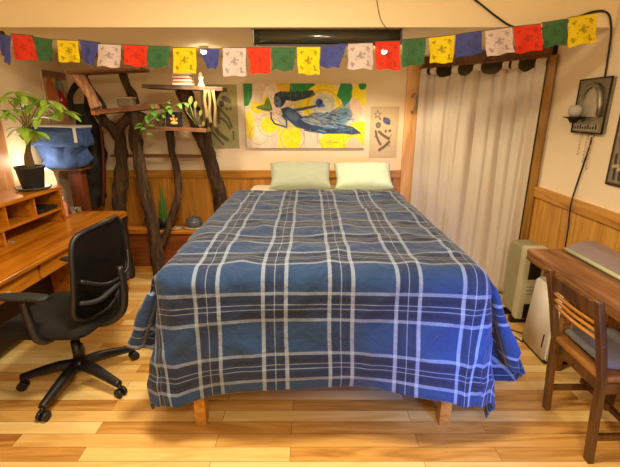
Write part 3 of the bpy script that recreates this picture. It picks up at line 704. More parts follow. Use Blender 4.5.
tag(link('cup_hook', b, plain('dark_hook', '2A1C12', .5, metal=.5)), 'dark hook at the far left end of the flag string', 'hook')

yb = YBEAM-.012
cab = [atY(u, v, yb) for u, v in ((458, -12), (478, 2), (497, 17), (514, 27), (540, 29), (560, 24), (575, 18), (592, 12), (603, 11))]
cab += [atY(609, 15, yb), atY(611, 24, yb), on_right(611, 34, .01), on_right(609, 50, .01), on_right(605, 76, .01), on_right(603, 82, .008)]
b = MB().tube(cab, .0062, 8, smooth_n=5)
tag(link('cable', b, M['cable']), 'black cable looping along the beam and down to the sconce', 'cable')
cab = [on_right(u, v, .014) for u, v in ((592.5, 132), (590, 145), (585, 160), (580, 175), (575, 190))]+[on_right(u, v, .05) for u, v in ((572, 200), (570, 210), (569, 222), (567, 236), (565, 247))]
tag(link('cable', MB().tube(cab, .006, 8, smooth_n=4), M['cable']), 'black cable dropping from the sconce to behind the wooden table', 'cable')
cab = [atY(u, v, yb) for u, v in ((376, -6), (378, 8), (381, 20), (386, 27.5))]+[(atY(388, 30, 2.88))]
tag(link('cable', MB().tube(cab, .0022, 6, smooth_n=4), M['cable']), 'thin wire running down the beam to the black screen housing', 'cable')

# ================================================================== BRANCH SHELVES (cat tree)
ct = thing('branch_shelf_tree', 'floor-standing shelving of bark-covered branches and rough planks left of the bed', 'shelving', (-1.6, 3.95, 0))
def branch(pts, rs, mat='bark', rough=.5):
    link('branch', MB().tube(pts, rs, 12, smooth_n=6, rough=rough), M[mat], ct)
def plank(u0, v0, u1, v1, Y, depth, th, mat, label=None, jag=.012):
    a, c = atY(u0, v0, Y-depth/2), atY(u1, v1, Y-depth/2); b = MB()
    n = 14; top = []; 
    def f(s, side): return jag*noise.noise(Vector((s*6, side*5+u0, v0*.1)))
    ring = []
    fr = [Vector((a.x+(c.x-a.x)*k/n, Y-depth/2+f(k/n, 0), a.z+(c.z-a.z)*k/n)) for k in range(n+1)]
    bk = [Vector((a.x+(c.x-a.x)*k/n, Y+depth/2+f(k/n, 1), a.z+(c.z-a.z)*k/n)) for k in range(n, -1, -1)]
    b.prism(fr+bk, (0, 0, -1), th); return link('shelf', b, M[mat], ct, label)
Y1 = 3.95
plank(66, 70.5, 140, 67, Y1, .22, .026, 'shelf_wood')
plank(92, 110, 155, 104, Y1, .26, .04, 'shelf_wood')
plank(110, 155, 200, 156, 4.22, .14, .022, 'shelf_wood')
plank(147, 126, 206, 129, Y1-.02, .24, .03, 'shelf_wood')
plank(141, 84, 222, 87, Y1-.02, .24, .032, 'shelf_dark', jag=.03)
link('end_face', MB().obox(atY(95, 113, Y1-.132), (.07, .004, .035), Matrix.Identity(3), .001), plain('bright_cut_wood', 'D88848', .6), ct)
A = lambda u, v, Y=Y1: atY(u, v, Y)
branch([A(76, 73), A(82, 82), A(90, 94), A(97, 108)], [.048, .05, .045, .05], 'bark_pale')
branch([A(84, 73, 4.02), A(90, 86, 4.02), A(99, 98, 4.02), A(106, 110, 4.02)], [.02, .018, .02, .022])
branch([A(122, 71, 4.03), A(126, 84, 4.03), A(132, 95, 4.03), A(136, 104, 4.03)], [.035, .036, .045, .045])
branch([A(98, 112, 3.98), A(106, 122, 3.98), A(117, 133, 4.0), A(121, 150, 4.0), A(122, 172, 4.0), A(119, 200, 3.98), A(122, 232, 3.9), Vector((-1.90, 3.86, .0))], [.05, .048, .062, .055, .06, .066, .06, .07])
branch([A(136, 112, 3.98), A(128, 118, 3.98), A(120, 128, 4.0), A(119, 140, 4.0)], [.045, .04, .05, .05])
branch([A(139, 112, 3.9), A(136, 128, 3.9), A(137, 148, 3.88), A(144, 185, 3.86), A(149, 210, 3.86), A(155, 240, 3.86), Vector((-1.56, 3.86, 0))], [.065, .062, .058, .052, .058, .062, .07])
branch([A(170, 131, 3.95), A(172, 150, 3.96), A(178, 178, 3.97), A(177, 200, 3.95), A(170, 222, 3.93), A(162, 245, 3.9)], [.035, .036, .036, .034, .036, .035])
branch([A(183, 89, 3.97), A(190, 108, 4.0), A(203, 138, 4.02), A(213, 170, 4.06), A(220, 198, 4.12), A(223, 222, 4.2)], [.07, .068, .066, .064, .07, .085])
branch([A(218, 90, 3.97), A(212, 106, 3.99), A(208, 128, 4.02), A(208, 142, 4.03)], [.03, .026, .03, .034])

# things on the branch shelves
def shelf_z(u0, v0, u1, v1, Y, depth, x):
    a, c = atY(u0, v0, Y-depth/2), atY(u1, v1, Y-depth/2); return a.z+(c.z-a.z)*(x-a.x)/(c.x-a.x)
zB = lambda x: shelf_z(92, 110, 155, 104, Y1, .26, x); zD = lambda x: shelf_z(147, 126, 206, 129, Y1-.02, .24, x); zE = lambda x: shelf_z(141, 84, 222, 87, Y1-.02, .24, x)
x = A(128, 105, 3.9).x
t = thing('stone_pot', 'small square grey stone pot on the shelf beside the dark upright branch', 'pot', (x, 3.88, zB(x)))
link('pot_body', MB().obox((x, 3.88, zB(x)+.040), (.14, .10, .074), Matrix.Identity(3), .014), M['stone_grey'], t)
link('pot_rim', MB().obox((x, 3.88, zB(x)+.080), (.15, .11, .012), Matrix.Identity(3), .005), M['plate'], t)
link('fill', MB().obox((x, 3.88, zB(x)+.087), (.12, .09, .006), Matrix.Identity(3), .002), M['soil'], t)
x = A(174, 120, 3.86).x; z0 = zD(x)
t = thing('framed_picture', 'small black picture with a golden seated figure on a branch shelf', 'picture', (x, 3.86, z0))
link('panel', MB().obox((x, 3.865, z0+.068), (.15, .014, .134), Matrix.Rotation(math.radians(8), 3, 'X').inverted(), .002), M['pure_black'], t)
b = MB(); y = 3.852
b.blob((x, y, z0+.10), .013, 2, squash=(1, .35, 1)); b.blob((x, y, z0+.068), .022, 2, squash=(.8, .3, 1)); b.blob((x, y-.002, z0+.036), .034, 2, squash=(1.1, .25, .45)); b.blob((x-.024, y, z0+.072), .012, 1, squash=(1, .3, 1.2)); b.blob((x+.024, y, z0+.072), .012, 1, squash=(1, .3, 1.2))
link('golden_figure', b, M['gold'], t)
x0 = A(183, 80, 3.9).x; z0 = zE(x0)
for i, (w, h, m, dx, lb) in enumerate(((.17, .03, 'yellow_book', 0, 'orange book at the bottom of the stack on the top dark shelf'), (.16, .028, 'pink_book', .004, 'peach book second up in the stack on the top dark shelf'), (.155, .03, 'yellow_book', -.004, 'orange book third up in the stack behind the yellow flag'), (.15, .028, 'pink_book', .003, 'peach book topmost of the stack behind the yellow flag'))):
    t = thing('book', lb, 'book', (x0+dx, 3.9, z0), group='books on the top dark shelf')
    link('cover', MB().box((x0+dx-w/2, 3.83, z0+.001), (x0+dx+w/2, 3.97, z0+h-.001), .003), M[m], t)
    link('page_block', MB().box((x0+dx-w/2+.006, 3.827, z0+.006), (x0+dx+w/2+.002, 3.966, z0+h-.006), .001), M['ceramic_w'], t)
    z0 += h
x = A(200, 76, 3.88).x; z0 = zE(x)
b = MB(); b.lathe((x, 3.9, z0), [(.03, 0), (.034, .01), (.022, .03), (.018, .05), (.024, .07), (.02, .09)], 16); b.blob((x, 3.9, z0+.105), .02, 2); b.blob((x+.02, 3.89, z0+.075), .012, 1)
tag(link('figurine', b, M['white_fig']), 'little white figurine on the top dark shelf beside the books', 'figurine')
b = MB()
for k, (u0, u1) in enumerate(((203, 206), (207, 210), (212, 215))):
    a, c = atY(u0, 90, 3.80), atY(u1, 90, 3.80); e = 119+k*5
    b.grid(lambda s, r, a=a, c=c, e=e: Vector((a.x+(c.x-a.x)*s+.006*math.sin(r*7+u0), 3.80+.006*math.sin(s*3+r*6), a.z+(atY(205, e, 3.80).z-a.z)*r)), 3, 14)
tag(link('ribbon_hanging', b, M['ribbon'], solid=.002), 'beige ribbons hanging over the edge of the top dark shelf', 'ribbon')

def trailing(name, x, y, z, label, seeds, spread):
    t = thing(name, label, 'plant', (x, y, z))
    link('pot', MB().lathe((x, y, z+.001), [(.03, 0), (.036, .01), (.045, .06), (.048, .064), (.042, .06)], 20), M['stone_grey'], t)
    rnd = random.Random(seeds)
    vb, lb = MB(), MB()
    for path in spread:
        pts = [Vector((x, y, z+.06))]+[Vector(q) for q in path]; vb.tube(pts, .0028, 5, smooth_n=4)
        for a, c in zip(pts, pts[1:]):
            n = max(2, int((c-a).length/.034))
            for k in range(n):
                p0 = a.lerp(c, (k+rnd.random()*.5)/n); an = rnd.uniform(0, 2*PI); L = rnd.uniform(.04, .075)
                d = Vector((math.cos(an), -abs(math.sin(an))*.7, rnd.uniform(-.5, .3))).normalized(); lb.leaf(p0, p0+d*L, L*.62, up=(0, -.5, 1), droop=.3)
    link('vine', vb, M['vine'], t); link('foliage', lb, M['leaf_mid'], t)
    return t
xp = A(160, 120, 3.92).x; zp = zD(xp)
trailing('trailing_pothos', xp, 3.93, zp, 'trailing pothos with pale green leaves on a branch shelf by the black picture', 4,
         [[A(165, 112, 3.86), A(178, 104, 3.84), A(187, 103, 3.84)], [A(156, 106, 3.86), A(150, 104, 3.82)], [A(154, 118, 3.84), A(148, 124, 3.79), A(146, 138, 3.78)], [A(163, 106, 3.88), A(170, 100, 3.86)], [A(150, 112, 3.84), A(143, 122, 3.80), A(140, 134, 3.78)]])
xp = A(196, 125, 3.9).x; zp = zD(xp)
t = thing('variegated_plant', 'plant with yellow-green streaked leaves at the right end of a branch shelf', 'plant', (xp, 3.9, zp))
link('pot', MB().lathe((xp, 3.9, zp+.001), [(.024, 0), (.032, .04), (.03, .042)], 16), M['pure_black'], t)
vb, lb = MB(), MB()
for (u1, v1, L) in ((190, 97, .10), (195, 100, .08), (186, 103, .07), (200, 108, .07), (203, 118, .06), (208, 124, .06)):
    p1 = A(u1, v1+8, 3.86); vb.tube([(xp, 3.9, zp+.03), p1], .003, 5); p2_ = A(u1+2, v1-5, 3.83); lb.leaf(p1, p1+(p2_-p1).normalized()*L, L*.42, up=(0, -1, .2))
link('stem', vb, M['vine'], t); link('foliage', lb, M['leaf_var'], t)

# things on the low ledge
zl = .465
x = -1.42; x = A(164, 226, 4.1).x; y = 4.12
t = thing('potted_cactus', 'tall thin green cactus in a dark pot on the low ledge', 'plant', (x, y, zl+.012))
link('pot', MB().lathe((x, y, zl+.013), [(.042, 0), (.05, .05), (.056, .09), (.05, .09), (.046, .07)], 20), M['plant_pot'], t)
b = MB()
for dx, dy, h, r in ((0, 0, .36, .019), (-.022, .01, .22, .015), (.022, -.005, .26, .014), (.01, .02, .17, .014)):
    b.tube([(x+dx, y+dy, zl+.07), (x+dx*1.3, y+dy, zl+.07+h*.5), (x+dx*1.5, y+dy, zl+.07+h)], [r, r*1.05, r*.35], 8, smooth_n=5, rough=.3)
link('cactus_stem', b, M['leaf_dark'], t)
tag(link('plant_saucer', MB().lathe((x, y, zl), [(.075, 0), (.095, .008), (.1, .012), (.07, .011)], 24), M['pure_black']), 'dark saucer under the cactus pot on the low ledge', 'saucer')
tag(link('pot_tray', MB().lathe((A(174, 226, 4.03).x, 4.07, zl), [(.05, 0), (.065, .008), (.07, .014), (.05, .010)], 24), M['plate']), 'pale saucer beside the cactus at the foot of a branch', 'saucer')
x = A(194, 224, 4.12).x; y = 4.13
tag(link('dinner_plate', MB().lathe((x, y, zl), [(.07, 0), (.12, .009), (.125, .013), (.07, .009)], 28), M['plate']), 'cream plate under the slate blue pot on the low ledge', 'plate')
t = thing('lidded_pot', 'slate blue round pot with lid on a cream plate on the low ledge', 'pot', (x, y, zl+.012))
link('pot_body', MB().lathe((x, y, zl+.011), [(.06, 0), (.078, .015), (.082, .05), (.078, .075), (.07, .078)], 28), M['ceramic_b'], t)
link('lid', MB().lathe((x, y, zl+.09), [(.072, 0), (.074, .006), (.05, .016), (.012, .02), (.012, .03), (.016, .034), (.01, .04)], 24), M['ceramic_b'], t)

# ================================================================== LEFT CORNER: bin, stand, bag
t = thing('plant_stand', 'red-brown square wooden pedestal behind the desk carrying the blue denim bin', 'stand', (-2.20, 3.80, 0))
link('post', MB().box((-2.24, 3.70, .03), (-2.12, 3.80, 1.14), .006), M['brown_stand'], t)
link('base_plate', MB().box((-2.34, 3.68, 0), (-2.04, 3.84, .03), .004), M['brown_stand'], t)
link('top_plate', MB().box((-2.34, 3.62, 1.14), (-2.06, 3.80, 1.16), .004), M['brown_stand'], t)
t = thing('fabric_bin', 'blue denim fabric bin with folded rim at the back of the desk', 'bin', (-2.245, 3.70, 1.16))
def ringpts(w, d, z, r=.04, n=6, sl=0, wob=0):
    o = []; base = []
    for cx, cy, a0 in ((1, 1, 0), (-1, 1, 90), (-1, -1, 180), (1, -1, 270)):
        for k in range(n):
            a = math.radians(a0+90*k/(n-1)); base.append((cx*(w/2-r)+r*math.cos(a), cy*(d/2-r)+r*math.sin(a)))
    for i, (x0, y0) in enumerate(base):
        x1, y1 = base[(i+1) % len(base)]; m = 10 if (i % n) == n-1 else 1
        for k in range(m):
            px, py = x0+(x1-x0)*k/m, y0+(y1-y0)*k/m
            q = 1+wob*noise.noise(Vector((px*14, py*14, z*17))); o.append(Vector((-2.245+px*q, 3.70+py*q, z+sl*px+wob*.06*noise.noise(Vector((px*9, py*9, 4))))))
    return o
def loft(b, rings, cap0=True, cap1=False):
    R = [[b.bm.verts.new(p) for p in r] for r in rings]; n = len(R[0])
    for a, c in zip(R, R[1:]):
        for k in range(n): f = b.bm.faces.new((a[k], a[(k+1) % n], c[(k+1) % n], c[k])); f.smooth = True
    if cap0: b.bm.faces.new(R[0][::-1])
    if cap1: b.bm.faces.new(R[-1])
b = MB(); loft(b, [ringpts(.33, .20, 1.165, wob=.1)]+[ringpts(.355+.004*k, .22, 1.19+.028*k, wob=.34) for k in range(8)]+[ringpts(.42, .24, 1.45, wob=.1), ringpts(.43, .25, 1.50, wob=.05)]); link('bin_body', b, M['denim'], t, solid=.008)
b = MB(); loft(b, [ringpts(.455, .27, 1.365, wob=.25, sl=-.05), ringpts(.455, .27, 1.40, wob=.2, sl=-.05), ringpts(.46, .275, 1.44, wob=.15, sl=-.04), ringpts(.46, .275, 1.48, wob=.1, sl=-.03), ringpts(.462, .276, 1.525, sl=-.03)], False); link('folded_rim', b, M['denim'], t, solid=.010)
b = MB(); loft(b, [ringpts(.475, .285, 1.522, sl=-.03), ringpts(.475, .285, 1.540, sl=-.03)], True, True); link('liner', b, M['denim_in'], t)
b = MB().box((-2.045, 3.553, 1.395), (-2.020, 3.560, 1.52), .001); link('label_strip', b, M['denim_in'], t)

t = thing('hanging_bag', 'black leather bag with looped strap hanging from the branch shelves above the desk end', 'bag', (-1.93, 3.72, .8))
C = lambda u, v, Y=4.02: atY(u, v, Y)
link('strap', MB().tube([C(73, 112), C(70, 98), C(74, 88), C(80, 84), C(86, 90), C(87, 102), C(84, 112)], [.024, .024, .026, .03, .026, .024, .022], 10, smooth_n=5, rough=.3), M['black_leather'], t)
b = MB().tube([C(82, 104), C(84, 116), C(89, 132), C(92, 152), C(92, 172), C(91, 192), C(92, 206)], [.05, .08, .10, .11, .115, .12, .10], 18, smooth_n=6, rough=.45)
link('bag_body', b, M['black_leather'], t)
link('side_band', MB().tube([C(100, 122, 3.96), C(103, 150, 3.96), C(104, 180, 3.96), C(103, 205, 3.96)], [.012, .018, .02, .018], 8, smooth_n=4, rough=.4), plain('oxblood_trim', '4A1410', .6), t)
b = MB(); c = atX(60, 97, XL+.06)
c = atY(60, 102, 4.15)
pts = [c+Vector(q) for q in ((0, 0, .12), (.035, 0, .07), (.06, 0, -.02), (.05, 0, -.1), (-.04, 0, -.1), (-.065, 0, -.02), (-.04, 0, .05))]
t = thing('cloth_pouch', 'red cloth pouch with white marks hanging in the left corner', 'pouch', tuple(c))
b.prism(pts, (0, 1, 0), .03); bmesh.ops.bevel(b.bm, geom=b.bm.edges[:], offset=.006, segments=2, affect='EDGES'); link('pouch_body', b, M['red_cloth'], t)
b = MB()
for dx, dz in ((-.02, 0), (.02, .02), (0, -.05), (.03, -.05), (-.03, -.05)): b.blob(c+Vector((dx, -.003, dz)), .011, 1, squash=(1, .3, 1.3))
link('white_mark', b, M['ceramic_w'], t)
link('hanging_cord', MB().tube([c+Vector((0, .01, .11)), c+Vector((0, .01, .24))], .003, 5), M['ribbon'], t)

# ================================================================== DESK
dx1 = -1.70
dk = thing('writing_desk', 'golden oak writing desk along the left wall', 'desk', (-2.1, 2.5, 0))
def rounded_top():
    y0, y1, x0, x1, r = .9, 3.66, XL+.02, dx1, .06; pts = [(x0, y0), (x1-.0, y0)]
    for k in range(7): a = PI/2*k/6; pts.append((x1-r+r*math.cos(a), y1-r+r*math.sin(a)))
    pts.append((x0, y1)); return pts
b = MB().prism([(x, y, .73) for x, y in rounded_top()], (0, 0, 1), .03); bmesh.ops.bevel(b.bm, geom=[e for e in b.bm.edges if abs(e.verts[0].co.z-e.verts[1].co.z) < 1e-4], offset=.008, segments=3, affect='EDGES')
link('desk_top', b, M['oak'], dk)
def pedestal(y0, y1, n):
    link('pedestal', MB().box((XL+.05, y0, .0), (dx1-.045, y1, .728), .004), M['oak_z'], dk)
    h = .64/n
    for k in range(n):
        z = .06+k*h; d = link('drawer', MB().box((dx1-.043, y0+.02, z+.008), (dx1-.023, y1-.02, z+h-.008), .004), M['oak'], dk)
        yc = (y0+y1)/2; kb = MB().tube([(dx1-.023, yc, z+h/2), (dx1-.012, yc, z+h/2), (dx1-.004, yc, z+h/2)], [.006, .008, .014], 12); link('knob', kb, M['plate'], d)
pedestal(.95, 1.76, 3); pedestal(3.0, 3.55, 3)
link('apron', MB().box((dx1-.40, 1.76, .60), (dx1-.06, 3.0, .728), .003), M['oak_z'], dk)
for a, c in ((1.79, 2.38), (2.41, 2.97)):
    d = link('drawer', MB().box((dx1-.06, a, .612), (dx1-.04, c, .712), .005), M['oak'], dk)
    link('knob', MB().tube([(dx1-.04, (a+c)/2, .66), (dx1-.026, (a+c)/2, .66), (dx1-.016, (a+c)/2, .66)], [.006, .008, .014], 12), M['plate'], d)
link('modesty_panel', MB().box((dx1-.42, 1.76, .08), (dx1-.40, 3.0, .728)), wood('kneehole_shade_wood', '1E0E06', '32180A', '40200E', 'y', 1, .6), dk)  # wood coloured dark to stand for the shade under the desk
# pigeonhole hutch
hx = -2.09; hb = XL+.10
ht = thing('desk_hutch', 'low oak pigeonhole hutch on the back of the desk', 'hutch', (-2.25, 2.3, .76))
zt1, zm = 1.06, .885
link('top_board', MB().box((hb-.01, 1.1, 1.032), (hx+.012, 3.33, zt1), .006), M['oak'], ht)
link('shelf', MB().box((hb+.012, 1.12, .866), (hx, 3.29, zm), .003), M['oak'], ht)
for y in (3.30, 1.11): link('side_panel', MB().box((hb, y-.012, .761), (hx+.004, y+.012, 1.032), .003), M['oak_z'], ht)
link('back_panel', MB().box((hb, 1.12, .761), (hb+.012, 3.29, 1.032)), M['oak_z'], ht)
for y in (2.98, 2.68, 2.38, 2.08, 1.78, 1.45): link('divider', MB().box((hb+.012, y-.008, zm), (hx-.006, y+.008, 1.032), .002), M['oak'], ht)
for y in (2.62, 1.9): link('divider', MB().box((hb+.012, y-.009, .761), (hx-.006, y+.009, .866), .002), M['oak'], ht)
tag(link('notebook', MB().box((-2.30, 3.02, zm+.001), (-2.11, 3.26, zm+.03), .004), M['pure_black']), 'black notebook lying in the far pigeonhole of the hutch', 'notebook')

# potted tree on the hutch
px, py, pz = -2.205, 3.16, 1.061
tag(link('plant_saucer', MB().lathe((px, py, pz), [(.10, 0), (.122, .010), (.128, .022), (.114, .018), (.10, .012)], 32), M['saucer']), 'round grey saucer under the money tree on the hutch', 'saucer')
t = thing('money_tree', 'small leafy money tree in a black pot on top of the hutch', 'plant', (px, py, pz+.012))
link('pot', MB().lathe((px, py, pz+.013), [(.074, 0), (.077, .01), (.098, .15), (.104, .155), (.104, .17), (.095, .17), (.092, .15)], 32), M['plant_pot'], t)
link('soil', MB().lathe((px, py, pz+.15), [(.09, 0), (.08, .012), (.02, .02)], 20), M['soil'], t)
TR = lambda u, v, Y=3.12: atY(u, v, Y)
link('trunk', MB().tube([(px, py, pz+.15), (px+.005, py, pz+.20), TR(28, 150), TR(29, 138), TR(28, 124)], [.032, .034, .018, .012, .010], 10, smooth_n=5, rough=.3), M['stem'], t)
sb, lf = MB(), MB(); rnd = random.Random(11)
heads = [(6, 98, 3.0), (14, 110, 3.1), (24, 96, 3.05), (33, 104, 3.15), (44, 100, 3.05), (52, 104, 3.0), (22, 128, 3.0), (34, 132, 3.02), (62, 112, 3.08), (40, 118, 2.95), (16, 92, 3.2), (4, 112, 3.1)]
for u, v, Y in heads:
    h = atY(u, v, Y); s0 = TR(28, 130); sb.tube([s0, s0.lerp(h, .5)+Vector((0, 0, .03)), h], .0035, 5, smooth_n=4)
    n = rnd.choice((5, 5, 6)); a0 = rnd.random()*6
    for k in range(n):
        a = a0+2*PI*k/n; L = rnd.uniform(.10, .16); d = Vector((math.cos(a), math.sin(a)*.9, rnd.uniform(-.5, .12))).normalized()
        lf.leaf(h, h+d*L, L*.42, droop=.25)
link('branch', sb, M['stem'], t); link('foliage', lf, M['leaf'], t)
b = MB().lathe((-2.30, 3.245, 1.062), [(.03, 0), (.045, .01), (.05, .05), (.052, .08), (.046, .082)], 24)
lamp_x, lamp_y = -2.30, 3.40
# glass bits on the desk end
def at_desk(u, v): return atz(u, v, .76)+Vector((0, -.04, 0))
for i, (u, v, r, h) in enumerate(((69, 213, .03, .05), (75, 212, .03, .055), (81, 211, .028, .045))):
    c = at_desk(u, v); b = MB().lathe((c.x, c.y, .761), [(r*.8, 0), (r, .004), (r, h), (r*.86, h), (r*.8, .012)], 20)
    tag(link('glass_votive', b, M['glass'] if i else M['steel']), ['small silver cup on the desk end by the hutch', 'clear glass votive in the middle of the desk end trio', 'short clear glass votive nearest the black bag'][i], 'votive', 'votives on the desk end')
c = Vector((-2.14, 3.38, 0))
t = thing('lotion_bottle', 'pink and white bottle standing against the end of the hutch', 'bottle', (c.x-.02, c.y+.04, .761))
link('bottle_body', MB().lathe((c.x-.02, c.y+.04, .761), [(.026, 0), (.03, .01), (.03, .12), (.012, .15)], 18), M['peach_bottle'], t)
link('cap', MB().lathe((c.x-.02, c.y+.04, .911), [(.013, 0), (.013, .03), (.010, .034)], 14), M['ceramic_w'], t)
c = atz(3, 243, .76)
b = MB(); [b.tube([c+Vector((math.cos(a)*.03, math.sin(a)*.03, .004)), c+Vector((math.cos(a+.9)*.03, math.sin(a+.9)*.03, .004))], .004, 6) for a in (0, .9, 1.8, 2.7, 3.6, 4.5, 5.4)]
b.obox(c+Vector((.04, .02, .005)), (.05, .014, .006), Matrix.Rotation(.6, 3, 'Z'), .002)
tag(link('key_ring', b, M['steel']), 'metal key ring lying on the desk under the hutch', 'keys')
# white bowl built as a lamp, added for the glow on the wall
c = Vector((-2.28, 3.40, 0))
t = thing('added_lamp', 'short white lamp added behind the money tree pot for the wall glow', 'lamp', (-2.33, 3.47, .761))
link('lamp_base', MB().lathe((-2.33, 3.47, .761), [(.07, 0), (.075, .02), (.03, .05), (.02, .18), (.02, .28)], 24), M['ceramic_w'], t)
link('lamp_shade', MB().lathe((-2.33, 3.47, 1.03), [(.10, 0), (.105, .02), (.09, .12), (.05, .15), (.03, .152)], 28), plain('lit_cream_shade', 'FFE2B4', .8, emit=.5), t)
ld = bpy.data.lights.new('lamp', 'POINT'); ld.energy = 2.5; ld.color = (1, .8, .56); ld.shadow_soft_size = .05
lo = bpy.data.objects.new('added_lamp_light', ld); lo.location = (-2.33, 3.47, 1.24); col.objects.link(lo)

# ================================================================== OFFICE CHAIR
HX, HY = -1.45, 2.17; fac = Vector((-1, .06, 0)).normalized(); rz = math.atan2(fac.y, fac.x)   # local +x = facing
t = thing('office_chair', 'black mesh-backed swivel office chair at the oak desk', 'chair', (HX, HY, 0), rz)
def lk(name, b, m, par=t, **k): return link(name, b, M[m], par, world=False, **k)
def cross(u, v): return Vector(u).cross(Vector(v))
for k in range(5):
    a = math.radians(-96+72*k)-rz; d = Vector((math.cos(a), math.sin(a), 0)); e = d*.335
    b = MB().tube([d*.03+Vector((0, 0, .135)), d*.12+Vector((0, 0, .132)), d*.25+Vector((0, 0, .105)), e+Vector((0, 0, .085))], [.036, .034, .027, .022], 10, smooth_n=4)
    leg = lk('leg', b, 'black_plastic'); s = d.cross(Vector((0, 0, 1)))
    b = MB(); c = e+Vector((0, 0, .030))
    for sg in (-1, 1):
        p0, p1 = c+s*sg*.008, c+s*sg*.026; b.tube([p0, p1], .029, 16)
    b.tube([c+Vector((0, 0, .02)), c+Vector((0, 0, .06))], .012, 8)
    lk('caster', b, 'black_plastic', leg)
lk('hub', MB().lathe((0, 0, .10), [(.04, 0), (.055, .02), (.05, .06), (.032, .075)], 20), 'black_plastic')
lk('gas_column', MB().tube([(0, 0, .15), (0, 0, .30), (0, 0, .30), (0, 0, .42)], [.027, .027, .018, .018], 14), 'black_plastic')
lk('mechanism', MB().box((-.10, -.08, .40), (.12, .08, .45), .012), 'black_plastic')
b = MB()
def seat(u, v, sg):
    a, c = u*2-1, v*2-1; e = max(0, 1-abs(a)**5)**.5*max(0, 1-abs(c)**5)**.5
    return Vector((a*.27*(1-.04*abs(c)**3)+.03, c*.265*(1-.06*(a < 0)*abs(a)), .475+sg*.055*e+(.01*c*c)-(.02*max(0, a-.6))))
b.grid(lambda u, v: seat(u, v, 1), 20, 20); b.grid(lambda u, v: seat(u, v, -1), 20, 20); bmesh.ops.remove_doubles(b.bm, verts=b.bm.verts, dist=.002); lk('seat', b, 'black_fabric')
# back: rounded frame with mesh
def bk(s, r, off=0):     # s -1..1 across, r 0..1 up
    z = .53+.51*r; w = .215+.045*math.sin(PI*min(1, r*.8+.1)); x = -.235-.05*r-.04*math.sin(r*2.6)+.055*s*s+off
    return Vector((x, s*w, z))
edge = [bk(s, r) for s, r in ((-.45, 0), (-.8, .04), (-1, .16), (-1, .35), (-1, .6), (-1, .85), (-.93, .97), (-.7, 1.02), (-.3, 1.04), (0, 1.045), (.3, 1.04), (.7, 1.02), (.93, .97), (1, .85), (1, .6), (1, .35), (1, .16), (.8, .04), (.45, 0), (0, -.015), (-.45, 0))]
lk('back_frame', MB().tube(edge, .014, 10, smooth_n=4), 'black_plastic')
b = MB(); b.grid(lambda u, v: bk((u*2-1)*min(1, .55+v*6 if v < .1 else 1)*min(1, .75+(1-v)*3), v*1.03), 16, 16); lk('back_mesh', b, 'black_mesh', solid=.002)
b = MB().tube([Vector((-.08, 0, .43)), Vector((-.22, 0, .44)), Vector((-.33, 0, .52)), Vector((-.36, 0, .68)), Vector((-.35, 0, .80))], [.03, .03, .026, .024, .02], 10, smooth_n=4); lk('back_spine', b, 'black_plastic')
b = MB().tube([bk(-.96, .30, -.02), bk(-.6, .26, -.05), bk(0, .34, -.06), bk(.6, .26, -.05), bk(.96, .30, -.02)], [.012, .014, .018, .014, .012], 8, smooth_n=5); lk('lumbar_bar', b, 'arm_pad')
b = MB().tube([bk(-.94, .55, -.02), bk(-.5, .42, -.05), bk(0, .40, -.06), bk(.5, .42, -.05), bk(.94, .55, -.02)], [.010, .010, .012, .010, .010], 8, smooth_n=5); lk('back_brace', b, 'black_plastic')
for sg in (-1, 1):
    b = MB().tube([(-.04, sg*.12, .445), (-.02, sg*.24, .45), (.0, sg*.285, .50), (.02, sg*.285, .62), (.03, sg*.28, .70)], [.02, .022, .024, .022, .02], 10, smooth_n=4); am = lk('armrest', b, 'black_plastic')
    b = MB().tube([(-.11, sg*.28, .725), (-.08, sg*.28, .73), (.02, sg*.28, .735), (.13, sg*.285, .732), (.19, sg*.29, .725), (.21, sg*.29, .72)], [.012, .034, .04, .036, .026, .01], 12, smooth_n=3)
    for v in b.bm.verts: v.co.z = .725+(v.co.z-.725)*.5
    lk('arm_pad', b, 'arm_pad', am)

# ================================================================== RIGHT TABLE, wooden chair, appliances
tx = 1.47; ty0, ty1 = .7, 2.56
t = thing('wooden_table', 'worn dark-wood table against the right wall', 'table', (1.7, 1.7, 0))
b = MB().prism([(tx, ty0, .735), (xr(ty0)-.04, ty0, .735), (xr(ty1)-.04, ty1, .735), (tx, ty1, .735)], (0, 0, 1), .028); bmesh.ops.bevel(b.bm, geom=b.bm.edges[:], offset=.004, segments=2, affect='EDGES')
link('table_top', b, M['table_wood'], t)
link('edge_board', MB().box((tx+.004, ty0, .690), (tx+.026, ty1, .735), .003), M['table_side'], t)
link('end_board', MB().box((tx+.026, ty1-.024, .690), (xr(ty1)-.06, ty1-.002, .735), .003), M['table_side'], t)
for x, y in ((1.62, 2.28), (1.82, 2.28), (1.55, .85), (1.82, .85)): link('leg', MB().box((x, y, 0), (x+.05, y+.05, .735), .005), M['table_side'], t)
# portfolio on the table
t = thing('portfolio_case', 'grey-mauve portfolio with pale green edge lying on the table', 'portfolio', (1.80, 2.3, .764))
ya, yb_ = 2.52, 1.95
b = MB(); P3 = [(1.715, ya, .775), (1.86, ya, .775), (1.86, ya, .83), (1.70, ya, .80)]
b.bm.verts.ensure_lookup_table()
pr = [(1.705, .765), (1.880, .765), (1.880, .835), (1.80, .832), (1.72, .802), (1.703, .788)]
b.prism([(x, ya, z) for x, z in pr], (.0, -1, 0), ya-yb_); bmesh.ops.bevel(b.bm, geom=b.bm.edges[:], offset=.004, segments=2, affect='EDGES'); link('cover', b, M['binder'], t)
link('edge_strip', MB().tube([(1.704, ya-.01, .777), (1.704, yb_+.01, .777)], .0125, 8), M['binder_edge'], t)

